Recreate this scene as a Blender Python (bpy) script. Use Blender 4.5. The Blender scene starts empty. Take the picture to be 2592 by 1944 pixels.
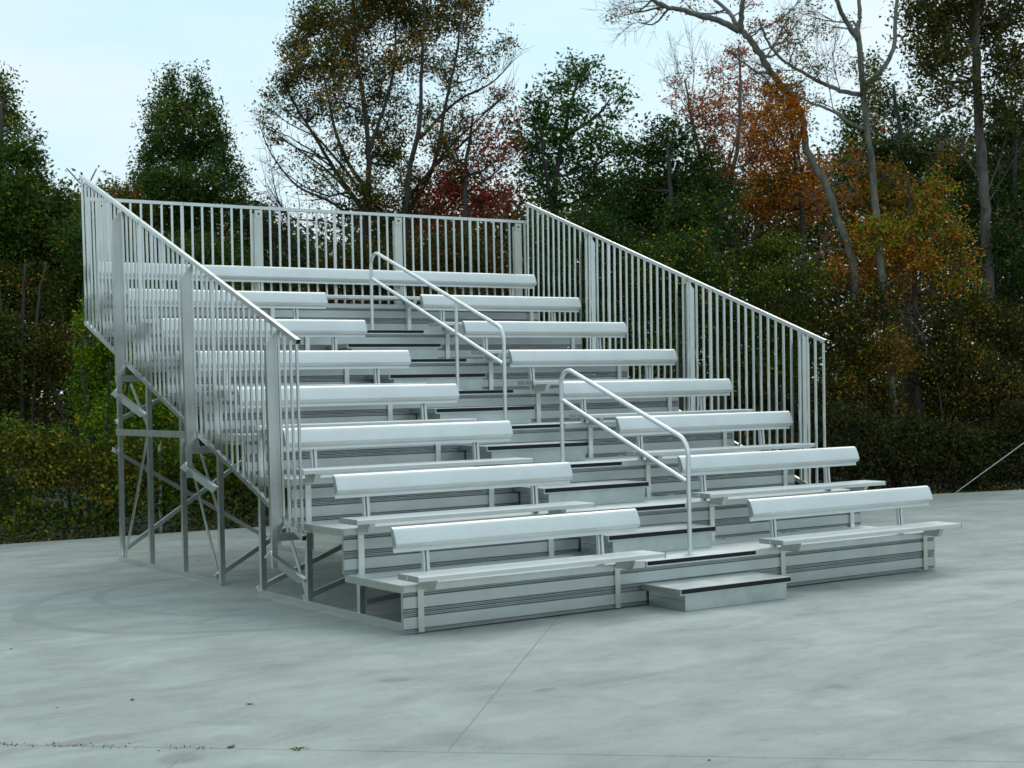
import bpy, math, random
import numpy as np
from mathutils import Vector, Matrix

S = bpy.context.scene
COL = S.collection

# ------------------------------------------------------------------ camera
CAM = np.array([-5.615, -9.9314, 1.8387])
PITCH, YAW, ROLL, FPX = 0.0031, 0.5893, -0.0209, 3830.2
cy_, sy_, cp_, sp_ = math.cos(YAW), math.sin(YAW), math.cos(PITCH), math.sin(PITCH)
FWD = Vector((sy_ * cp_, cy_ * cp_, sp_)); RGT = Vector((cy_, -sy_, 0)); UPV = RGT.cross(FWD)
cr_, sr_ = math.cos(ROLL), math.sin(ROLL)
r2 = RGT * cr_ + UPV * sr_; u2 = -RGT * sr_ + UPV * cr_
cam = bpy.data.cameras.new('camera'); co = bpy.data.objects.new('camera', cam); COL.objects.link(co)
m = Matrix.Identity(4)
for i_, a_ in enumerate((r2, u2, -FWD)):
    for j_ in range(3): m[j_][i_] = a_[j_]
m.translation = Vector(CAM); co.matrix_world = m
cam.sensor_width = 36.0; cam.lens = 36.0 * FPX / 2592.0; cam.clip_end = 2000; cam.clip_start = .1
cam.dof.use_dof = True; cam.dof.focus_distance = 12.0; cam.dof.aperture_fstop = 6.3
S.camera = co

# ------------------------------------------------------------------ sky, sun, exposure
SUN_EL, SUN_AZ = math.radians(46), math.radians(52)      # azimuth measured from +Y towards +X
w = bpy.data.worlds.new('World'); S.world = w; w.use_nodes = True
nt = w.node_tree; nt.nodes.clear(); N = nt.nodes.new; LK = nt.links.new
out = N('ShaderNodeOutputWorld'); mixs = N('ShaderNodeMixShader')
b1 = N('ShaderNodeBackground'); b1.inputs['Strength'].default_value = .15
b2 = N('ShaderNodeBackground'); b2.inputs['Strength'].default_value = 1.03
rs = N('ShaderNodeValToRGB'); rs.color_ramp.elements[0].position = .36; rs.color_ramp.elements[0].color = (.555, .800, .865, 1); rs.color_ramp.elements[1].position = .68; rs.color_ramp.elements[1].color = (.80, .875, .905, 1)
sk = N('ShaderNodeTexSky'); sk.sky_type = 'NISHITA'; sk.sun_disc = False
sk.sun_elevation = SUN_EL; sk.sun_rotation = SUN_AZ; sk.air_density = 1.0; sk.dust_density = 1.2
tc = N('ShaderNodeTexCoord'); mp = N('ShaderNodeMapping'); mp.inputs['Scale'].default_value = (1.6, 1.6, 7.0)
mp.inputs['Rotation'].default_value = (.08, -.05, .6)
nz = N('ShaderNodeTexNoise'); nz.inputs['Scale'].default_value = 1.7; nz.inputs['Detail'].default_value = 5; nz.inputs['Roughness'].default_value = .5
cr = N('ShaderNodeMapRange'); cr.inputs[1].default_value = .3; cr.inputs[2].default_value = .72; cr.inputs[3].default_value = .80; cr.inputs[4].default_value = .98
LK(tc.outputs['Generated'], mp.inputs['Vector']); LK(mp.outputs[0], nz.inputs['Vector']); LK(nz.outputs['Fac'], cr.inputs[0])
LK(nz.outputs['Fac'], rs.inputs[0]); LK(rs.outputs[0], b2.inputs['Color'])
LK(sk.outputs[0], b1.inputs['Color']); LK(b1.outputs[0], mixs.inputs[1]); LK(b2.outputs[0], mixs.inputs[2]); LK(cr.outputs[0], mixs.inputs[0])
LK(mixs.outputs[0], out.inputs['Surface'])
sl = bpy.data.lights.new('sun', 'SUN'); sl.energy = .75; sl.angle = math.radians(35); sl.color = (1, .95, .87)
so = bpy.data.objects.new('sun', sl); COL.objects.link(so)
sd = Vector((math.sin(SUN_AZ) * math.cos(SUN_EL), math.cos(SUN_AZ) * math.cos(SUN_EL), math.sin(SUN_EL)))
so.rotation_euler = (-sd).to_track_quat('-Z', 'Y').to_euler(); so.location = (0, 0, 30)
S.view_settings.view_transform = 'Standard'; S.view_settings.look = 'None'
S.view_settings.gamma = 1; S.view_settings.use_curve_mapping = False
S.view_settings.exposure = 0.12

# ------------------------------------------------------------------ helpers
class MB:
    def __init__(s): s.v = []; s.f = []
    def box(s, x0, x1, y0, y1, z0, z1):
        b = len(s.v)
        s.v += [(x0, y0, z0), (x1, y0, z0), (x1, y1, z0), (x0, y1, z0), (x0, y0, z1), (x1, y0, z1), (x1, y1, z1), (x0, y1, z1)]
        s.f += [tuple(b + i for i in q) for q in ((0, 3, 2, 1), (4, 5, 6, 7), (0, 1, 5, 4), (1, 2, 6, 5), (2, 3, 7, 6), (3, 0, 4, 7))]
        return s
    def prism(s, prof, x0, x1, axis='x'):
        """closed (a, b) outline extruded along an axis: x -> (y, z), y -> (x, z), z -> (x, y)"""
        b = len(s.v); n = len(prof)
        for t in (x0, x1):
            for p, q in prof:
                s.v.append({'x': (t, p, q), 'y': (p, t, q), 'z': (p, q, t)}[axis])
        for i in range(n):
            j = (i + 1) % n; s.f.append((b + i, b + j, b + n + j, b + n + i))
        s.f.append(tuple(b + i for i in reversed(range(n)))); s.f.append(tuple(b + n + i for i in range(n)))
        return s
    def bar(s, p0, p1, wd, th, side=(1, 0, 0)):
        """flat or square bar from p0 to p1; wd along 'side', th across"""
        p0, p1 = Vector(p0), Vector(p1); d = (p1 - p0).normalized(); a = Vector(side); a = (a - d * a.dot(d)).normalized(); c = d.cross(a)
        b = len(s.v)
        for p in (p0, p1):
            for i, j in ((-1, -1), (1, -1), (1, 1), (-1, 1)): s.v.append(tuple(p + a * (i * wd / 2) + c * (j * th / 2)))
        s.f += [tuple(b + i for i in q) for q in ((3, 2, 1, 0), (4, 5, 6, 7), (0, 1, 5, 4), (1, 2, 6, 5), (2, 3, 7, 6), (3, 0, 4, 7))]
        return s
    def angle(s, p0, p1, leg, th, side, up):
        """L-section: one flange along 'side', one along 'up', both starting at the line p0-p1"""
        p0, p1 = Vector(p0), Vector(p1); d = (p1 - p0).normalized()
        a = Vector(side); a = (a - d * a.dot(d)).normalized(); c = Vector(up); c = (c - d * c.dot(d)); c = (c - a * c.dot(a)).normalized()
        prof = [(0, 0), (leg, 0), (leg, th), (th, th), (th, leg), (0, leg)]; n = 6; b = len(s.v)
        for p in (p0, p1):
            for i, j in prof: s.v.append(tuple(p + a * i + c * j))
        for i in range(n):
            j = (i + 1) % n; s.f.append((b + i, b + j, b + n + j, b + n + i))
        s.f.append(tuple(b + i for i in reversed(range(n)))); s.f.append(tuple(b + n + i for i in range(n)))
        return s
    def tube(s, pts, rad, sides=10):
        pts = [Vector(p) for p in pts]; n = len(pts); b = len(s.v)
        rads = rad if isinstance(rad, (list, tuple)) else [rad] * n
        ref = Vector((.31, .17, .93))
        for i, p in enumerate(pts):
            d = (pts[min(i + 1, n - 1)] - pts[max(i - 1, 0)]).normalized()
            a = d.cross(ref)
            if a.length < 1e-3: a = d.cross(Vector((1, 0, 0)))
            a.normalize(); c = d.cross(a)
            for k in range(sides):
                t = 2 * math.pi * k / sides; s.v.append(tuple(p + (a * math.cos(t) + c * math.sin(t)) * rads[i]))
        for i in range(n - 1):
            for k in range(sides):
                k2 = (k + 1) % sides; s.f.append((b + i * sides + k, b + i * sides + k2, b + (i + 1) * sides + k2, b + (i + 1) * sides + k))
        s.f.append(tuple(b + k for k in reversed(range(sides)))); s.f.append(tuple(b + (n - 1) * sides + k for k in range(sides)))
        return s
    def mesh(s, name, mat, smooth=False):
        me = bpy.data.meshes.new(name); me.from_pydata(s.v, [], s.f); me.materials.append(mat)
        if smooth: me.polygons.foreach_set('use_smooth', [True] * len(me.polygons))
        bm_fix(me); return me
    def build(s, name, mat, parent=None, smooth=False, loc=None):
        return link(name, s.mesh(name, mat, smooth), parent, loc)

import bmesh
def bm_fix(me):
    bm = bmesh.new(); bm.from_mesh(me); bmesh.ops.recalc_face_normals(bm, faces=bm.faces); bm.to_mesh(me); bm.free()
def link(name, me, parent=None, loc=None):
    o = bpy.data.objects.new(name, me); COL.objects.link(o)
    if parent is not None: o.parent = parent
    if loc is not None: o.location = loc
    return o
def auto_smooth(me, deg=35):
    me.polygons.foreach_set('use_smooth', [True] * len(me.polygons))
    bm = bmesh.new(); bm.from_mesh(me)
    for e in bm.edges:
        if len(e.link_faces) == 2 and e.calc_face_angle(0) > math.radians(deg): e.smooth = False
    bm.to_mesh(me); bm.free()
def empty(name, loc=(0, 0, 0)):
    o = bpy.data.objects.new(name, None); o.empty_display_size = .3; COL.objects.link(o); o.location = loc; return o
def tag(o, label=None, cat=None, group=None, kind=None):
    for k, v_ in (('label', label), ('category', cat), ('group', group), ('kind', kind)):
        if v_: o[k] = v_
    return o

# ------------------------------------------------------------------ materials
def mat(name):
    mt = bpy.data.materials.new(name); mt.use_nodes = True
    t = mt.node_tree; return mt, t, t.nodes['Principled BSDF']
def node(t, typ, **kw):
    n = t.nodes.new(typ)
    for k, v_ in kw.items():
        if k in n.inputs: n.inputs[k].default_value = v_
        else: setattr(n, k, v_)
    return n
def ramp(t, stops):
    r = t.nodes.new('ShaderNodeValToRGB'); e = r.color_ramp.elements
    while len(e) < len(stops): e.new(.5)
    for i, (p, c) in enumerate(stops): e[i].position = p; e[i].color = (*c, 1)
    return r
def aluminium(name, base, rough, metal=1.0, streak=(3, 60, 60), bump=.06, blotch=.10):
    mt, t, b = mat(name); L = t.links.new
    tcn = node(t, 'ShaderNodeTexCoord'); mpn = node(t, 'ShaderNodeMapping'); mpn.inputs['Scale'].default_value = streak
    n1 = node(t, 'ShaderNodeTexNoise', Scale=1.0, Detail=4.0); L(tcn.outputs['Object'], mpn.inputs[0]); L(mpn.outputs[0], n1.inputs['Vector'])
    n2 = node(t, 'ShaderNodeTexNoise', Scale=3.5, Detail=5.0, Roughness=.6); L(tcn.outputs['Object'], n2.inputs['Vector'])
    oi = node(t, 'ShaderNodeObjectInfo')
    ad = node(t, 'ShaderNodeMath', operation='ADD'); L(n2.outputs['Fac'], ad.inputs[0])
    mu = node(t, 'ShaderNodeMath', operation='MULTIPLY'); mu.inputs[1].default_value = .25; L(oi.outputs['Random'], mu.inputs[0]); L(mu.outputs[0], ad.inputs[1])
    lo = tuple(c * (1 - blotch) for c in base); hi = tuple(min(1, c * (1 + blotch * .6)) for c in base)
    rp = ramp(t, [(.35, lo), (.85, hi)]); L(ad.outputs[0], rp.inputs[0]); L(rp.outputs[0], b.inputs['Base Color'])
    b.inputs['Metallic'].default_value = metal
    mr = node(t, 'ShaderNodeMapRange'); mr.inputs[3].default_value = rough - .09; mr.inputs[4].default_value = rough + .12
    L(n1.outputs['Fac'], mr.inputs[0]); L(mr.outputs[0], b.inputs['Roughness'])
    bp = node(t, 'ShaderNodeBump', Strength=bump, Distance=.004); L(n1.outputs['Fac'], bp.inputs['Height']); L(bp.outputs[0], b.inputs['Normal'])
    return mt
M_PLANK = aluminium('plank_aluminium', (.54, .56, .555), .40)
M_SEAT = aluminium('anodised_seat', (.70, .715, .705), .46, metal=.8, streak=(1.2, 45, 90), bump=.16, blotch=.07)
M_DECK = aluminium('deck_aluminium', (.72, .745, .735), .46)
M_FRAME = aluminium('frame_aluminium', (.80, .82, .80), .32, streak=(40, 40, 3))
M_RAIL = aluminium('rail_aluminium', (.66, .675, .655), .30, streak=(40, 40, 3))
M_PIPE = aluminium('pipe_aluminium', (.80, .82, .81), .36, streak=(40, 40, 3))
M_STEP = aluminium('step_sheet', (.52, .56, .55), .42, streak=(9, 9, 9), bump=.1, blotch=.22)
M_STRAP = aluminium('strap_aluminium', (.62, .63, .58), .36, streak=(40, 40, 3))
M_CAP = aluminium('end_cap_aluminium', (.42, .47, .48), .5, metal=.8)
M_BLACK, t_, b_ = mat('black_nosing'); b_.inputs['Base Color'].default_value = (.006, .007, .011, 1); b_.inputs['Roughness'].default_value = .8
M_BOLT, t_, b_ = mat('zinc_bolt'); b_.inputs['Base Color'].default_value = (.8, .8, .76, 1); b_.inputs['Metallic'].default_value = 1; b_.inputs['Roughness'].default_value = .3

def concrete():
    mt, t, b = mat('concrete'); L = t.links.new
    ge = node(t, 'ShaderNodeNewGeometry'); P = ge.outputs['Position']
    n1 = node(t, 'ShaderNodeTexNoise', Scale=.55, Detail=7.0, Roughness=.62); L(P, n1.inputs['Vector'])
    mpn = node(t, 'ShaderNodeMapping'); mpn.inputs['Rotation'].default_value = (0, 0, .6); mpn.inputs['Scale'].default_value = (.9, 1.9, 1); L(P, mpn.inputs[0])
    n2 = node(t, 'ShaderNodeTexNoise', Scale=1.3, Detail=8.0, Roughness=.66, Distortion=.5); L(mpn.outputs[0], n2.inputs['Vector'])
    n3 = node(t, 'ShaderNodeTexNoise', Scale=70.0, Detail=6.0, Roughness=.8); L(P, n3.inputs['Vector'])
    n4 = node(t, 'ShaderNodeTexNoise', Scale=3.2, Detail=3.0); L(P, n4.inputs['Vector'])
    r1 = ramp(t, [(.26, (.300, .324, .300)), (.50, (.378, .402, .370)), (.74, (.480, .502, .464))]); L(n1.outputs['Fac'], r1.inputs[0])
    r2_ = ramp(t, [(.30, (.76, .77, .77)), (.50, (1, 1, 1)), (.72, (1.20, 1.19, 1.17))]); L(n2.outputs['Fac'], r2_.inputs[0])
    mx = node(t, 'ShaderNodeMix', data_type='RGBA', blend_type='MULTIPLY'); mx.inputs[0].default_value = 1
    L(r1.outputs[0], mx.inputs[6]); L(r2_.outputs[0], mx.inputs[7])
    r3 = ramp(t, [(.30, (.68, .68, .67)), (.48, (1.0, 1.0, 1.0)), (.66, (1.14, 1.14, 1.13))]); L(n3.outputs['Fac'], r3.inputs[0])
    mx2 = node(t, 'ShaderNodeMix', data_type='RGBA', blend_type='MULTIPLY'); mx2.inputs[0].default_value = .7
    L(mx.outputs[2], mx2.inputs[6]); L(r3.outputs[0], mx2.inputs[7])
    n5 = node(t, 'ShaderNodeTexNoise', Scale=5.5, Detail=9.0, Roughness=.72, Distortion=.8); L(mpn.outputs[0], n5.inputs['Vector'])
    r5 = ramp(t, [(.30, (.80, .80, .79)), (.46, (.99, .99, .99)), (.60, (1.0, 1.0, 1.0)), (.72, (1.22, 1.22, 1.20))]); L(n5.outputs['Fac'], r5.inputs[0])
    mx5 = node(t, 'ShaderNodeMix', data_type='RGBA', blend_type='MULTIPLY'); mx5.inputs[0].default_value = .75; L(mx2.outputs[2], mx5.inputs[6]); L(r5.outputs[0], mx5.inputs[7])
    vo = node(t, 'ShaderNodeTexVoronoi', Scale=26.0); L(P, vo.inputs['Vector'])
    r6 = ramp(t, [(.03, (.55, .55, .53)), (.075, (1, 1, 1))]); L(vo.outputs['Distance'], r6.inputs[0])
    mx6 = node(t, 'ShaderNodeMix', data_type='RGBA', blend_type='MULTIPLY'); mx6.inputs[0].default_value = .6; L(mx5.outputs[2], mx6.inputs[6]); L(r6.outputs[0], mx6.inputs[7])
    # small dark spots
    r4 = ramp(t, [(.70, (1, 1, 1)), (.78, (.62, .60, .55))]); L(n4.outputs['Fac'], r4.inputs[0])
    mx3 = node(t, 'ShaderNodeMix', data_type='RGBA', blend_type='MULTIPLY'); mx3.inputs[0].default_value = .8
    L(mx6.outputs[2], mx3.inputs[6]); L(r4.outputs[0], mx3.inputs[7])
    # tyre scuff rings: worn arcs where a vehicle turned
    last = mx3.outputs[2]
    sep = node(t, 'ShaderNodeSeparateXYZ'); L(P, sep.inputs[0])
    def mth(op, a, b2=None):
        n = node(t, 'ShaderNodeMath', operation=op)
        for i, x in enumerate((a, b2)):
            if x is None: continue
            if isinstance(x, (int, float)): n.inputs[i].default_value = x
            else: L(x, n.inputs[i])
        return n.outputs[0]
    nd = node(t, 'ShaderNodeTexNoise', Scale=.8, Detail=3.0); L(P, nd.inputs['Vector'])
    for cx, cy, r, wd, dark in TYRE_RINGS:
        dx = mth('SUBTRACT', sep.outputs[0], cx); dy = mth('SUBTRACT', sep.outputs[1], cy)
        dd = mth('SQRT', mth('ADD', mth('MULTIPLY', dx, dx), mth('MULTIPLY', dy, dy)))
        dd = mth('ADD', dd, mth('MULTIPLY', mth('SUBTRACT', nd.outputs['Fac'], .5), .35))
        a = mth('ABSOLUTE', mth('SUBTRACT', dd, r))
        mr = node(t, 'ShaderNodeMapRange', interpolation_type='SMOOTHSTEP'); mr.inputs[1].default_value = wd * .45; mr.inputs[2].default_value = wd
        mr.inputs[3].default_value = dark; mr.inputs[4].default_value = 0; L(a, mr.inputs[0])
        fa = mth('MULTIPLY', mr.outputs[0], mth('MINIMUM', mth('MAXIMUM', mth('MULTIPLY', mth('SUBTRACT', n2.outputs['Fac'], .36), 5.0), 0.0), 1.25))
        mm = node(t, 'ShaderNodeMix', data_type='RGBA'); L(fa, mm.inputs[0]); L(last, mm.inputs[6]); mm.inputs[7].default_value = (.17, .19, .19, 1); last = mm.outputs[2]
    for cx, cy, rx, ry, colr, amt in STAINS:
        dx = mth('DIVIDE', mth('SUBTRACT', sep.outputs[0], cx), rx); dy = mth('DIVIDE', mth('SUBTRACT', sep.outputs[1], cy), ry)
        dd = mth('SQRT', mth('ADD', mth('MULTIPLY', dx, dx), mth('MULTIPLY', dy, dy)))
        dd = mth('ADD', dd, mth('MULTIPLY', mth('SUBTRACT', n4.outputs['Fac'], .5), 2.2))
        mr = node(t, 'ShaderNodeMapRange', interpolation_type='SMOOTHSTEP'); mr.inputs[1].default_value = .2; mr.inputs[2].default_value = 1.0
        mr.inputs[3].default_value = amt; mr.inputs[4].default_value = 0; L(dd, mr.inputs[0])
        mm = node(t, 'ShaderNodeMix', data_type='RGBA'); L(mr.outputs[0], mm.inputs[0]); L(last, mm.inputs[6]); mm.inputs[7].default_value = (*colr, 1); last = mm.outputs[2]
    L(last, b.inputs['Base Color']); b.inputs['Roughness'].default_value = .72
    if 'Specular IOR Level' in b.inputs: b.inputs['Specular IOR Level'].default_value = .35
    bp = node(t, 'ShaderNodeBump', Strength=.25, Distance=.004); L(n3.outputs['Fac'], bp.inputs['Height']); L(bp.outputs[0], b.inputs['Normal'])
    return mt
TYRE_RINGS = [(-.15, 2.75, 1.85, .11, .34), (.35, 3.15, 1.55, .08, .28), (1.35, -2.75, 1.55, .09, .11), (2.9, -3.4, 2.1, .08, .10)]
STAINS = [(-2.80, -2.57, .16, .16, (.20, .22, .21), .55), (-1.2, .6, .7, .35, (.26, .285, .275), .30), (.1, -1.3, 1.1, .3, (.27, .295, .28), .28), (-2.2, 1.1, .6, .2, (.26, .28, .27), .3), (1.7, -1.6, 1.2, .4, (.27, .295, .28), .25), (1.25, 4.35, .35, .16, (.36, .24, .16), .5), (-.9, -1.5, .16, .10, (.16, .15, .10), .35), (-.35, -2.35, .10, .06, (.14, .13, .09), .4), (1.05, -3.4, .10, .08, (.16, .15, .11), .4),
          (-3.1, -1.9, .8, .12, (.24, .20, .19), .5), (-2.4, -2.3, .12, .1, (.30, .28, .27), .4)]
M_CONC = concrete()
M_EARTH, t_, b_ = mat('leaf_litter'); n_ = node(t_, 'ShaderNodeTexNoise', Scale=2.5, Detail=8.0); r_ = ramp(t_, [(.3, (.018, .016, .008)), (.7, (.05, .045, .02))])
t_.links.new(n_.outputs['Fac'], r_.inputs[0]); t_.links.new(r_.outputs[0], b_.inputs['Base Color']); b_.inputs['Roughness'].default_value = .95
def bark(name, c0, c1, scale=9):
    mt, t, b = mat(name); L = t.links.new
    ge = node(t, 'ShaderNodeNewGeometry'); mpn = node(t, 'ShaderNodeMapping'); mpn.inputs['Scale'].default_value = (scale, scale, scale * .35); L(ge.outputs['Position'], mpn.inputs[0])
    n = node(t, 'ShaderNodeTexNoise', Scale=1.0, Detail=6.0, Roughness=.65); L(mpn.outputs[0], n.inputs['Vector'])
    r = ramp(t, [(.3, c0), (.7, c1)]); L(n.outputs['Fac'], r.inputs[0]); L(r.outputs[0], b.inputs['Base Color']); b.inputs['Roughness'].default_value = .9
    bp = node(t, 'ShaderNodeBump', Strength=.6, Distance=.02); L(n.outputs['Fac'], bp.inputs['Height']); L(bp.outputs[0], b.inputs['Normal'])
    return mt
M_BARK = bark('brown_bark', (.028, .024, .019), (.085, .073, .060))
M_PALE = bark('pale_bark', (.065, .063, .048), (.205, .20, .17), 7)
M_PINE = bark('pine_bark', (.06, .05, .045), (.17, .145, .125))
def leafmat():
    mt, t, b = mat('leaf'); L = t.links.new
    at = node(t, 'ShaderNodeAttribute', attribute_name='tint'); L(at.outputs['Color'], b.inputs['Base Color'])
    b.inputs['Roughness'].default_value = .6
    if 'Specular IOR Level' in b.inputs: b.inputs['Specular IOR Level'].default_value = .12
    tr = node(t, 'ShaderNodeBsdfTranslucent'); L(at.outputs['Color'], tr.inputs['Color'])
    ms = node(t, 'ShaderNodeMixShader'); ms.inputs[0].default_value = .22
    L(b.outputs[0], ms.inputs[1]); L(tr.outputs[0], ms.inputs[2]); L(ms.outputs[0], t.nodes['Material Output'].inputs['Surface'])
    return mt
M_LEAF = leafmat()
M_GRIT, t_, b_ = mat('joint_grit'); b_.inputs['Base Color'].default_value = (.31, .335, .315, 1); b_.inputs['Roughness'].default_value = .95
M_WIRE, t_, b_ = mat('galvanised_wire'); b_.inputs['Base Color'].default_value = (.6, .63, .62, 1); b_.inputs['Metallic'].default_value = .7; b_.inputs['Roughness'].default_value = .4

# ------------------------------------------------------------------ ground
tag(MB().box(-400, 400, -400, 400, -1.0, -.09).build('ground', M_EARTH), kind='structure')
pad = tag(empty('concrete_pad'), kind='structure')
# slabs of the yard: polygons with open joints between them (u along the front joint, v across it)
U = Vector((.735, -.678)); V = Vector((.678, .735)); O2 = Vector((-1.65, -3.335))
def slab(corners, name='concrete_slab'):
    b = MB(); n = len(corners); c = Vector((sum(p[0] for p in corners) / n, sum(p[1] for p in corners) / n))
    ring = []
    for ins, z in ((0, -.2), (0, -.004), (.004, 0)):
        for i, p in enumerate(corners):
            p = Vector(p); d = (c - p).normalized(); b.v.append((p.x + d.x * ins * 1.4, p.y + d.y * ins * 1.4, z))
    for k in range(2):
        for i in range(n):
            j = (i + 1) % n; b.f.append((k * n + i, k * n + j, (k + 1) * n + j, (k + 1) * n + i))
    b.f.append(tuple(2 * n + i for i in range(n)))
    o = b.build(name, M_CONC, pad); return o
def uv(u, v_): p = O2 + U * u + V * v_; return (p.x, p.y)
g = .0025; gj = .0045
EDGE = [(-14, 10.6), (-.375, 9.66), (3.3, 9.45), (11.926, 7.03), (15.2, 6.15), (26, 3.1)]
def isect(p, d, a, b2):
    p, d, a, b2 = Vector(p), Vector(d), Vector(a), Vector(b2); e = b2 - a
    k = (a - p).x * e.y - (a - p).y * e.x; k /= d.x * e.y - d.y * e.x
    r = p + d * k; return (r.x, r.y)
hit = isect(uv(0, 0), V, EDGE[2], EDGE[3])
hu, hv = Vector(hit) - O2, None
off = Vector((U.x * g, U.y * g))
slab([uv(-16, gj), uv(-g, gj), tuple(Vector(hit) - off), EDGE[2], EDGE[1], EDGE[0]])
slab([uv(g, gj), uv(22, gj), EDGE[5], EDGE[4], EDGE[3], tuple(Vector(hit) + off)])
P2 = -1.32
slab([uv(-16, -9), uv(P2 - .006, -9), uv(P2 - .006, -gj), uv(-16, -gj)])
slab([uv(P2 + .006, -9), uv(22, -9), uv(22, -gj), uv(P2 + .006, -gj)])
# dark grit lying in the joints
def strip(a, c, w_, z, m_):
    a, c = Vector(a), Vector(c); d = (c - a).normalized(); n = Vector((-d.y, d.x)) * w_; mb = MB()
    mb.v = [(p.x, p.y, z) for p in (a - n, c - n, c + n, a + n)] + [(p.x, p.y, -.088) for p in (a - n, c - n, c + n, a + n)]
    mb.f = [(0, 1, 2, 3), (7, 6, 5, 4), (0, 4, 5, 1), (1, 5, 6, 2), (2, 6, 7, 3), (3, 7, 4, 0)]
    return mb.build('joint_grit', m_, pad)
strip(uv(-16, 0), uv(22, 0), .0035, -.016, M_EARTH)
strip(uv(0, .01), hit, .0020, -.0028, M_GRIT)
strip(uv(P2, -9), uv(P2, -.01), .0055, -.004, M_GRIT)

# ------------------------------------------------------------------ the bleacher
T, R_, D0 = .9473, .3651, .3693
XL, XR = 0.0, 5.914
SX = [(0.0, 2.359), (3.683, 6.028)]           # seat planks left and right of the aisle
BX = [(-.02, 2.324), (3.606, 5.955)]           # backrests
FX = [.12, 1.998, 3.865, 5.735]                # frames (left faces of their straps)
SW = .052
stand = tag(empty('bleacher'), 'aluminium eight-row bleacher stand with backrests, centre aisle steps and picket guardrails on concrete', 'bleacher')

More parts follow.
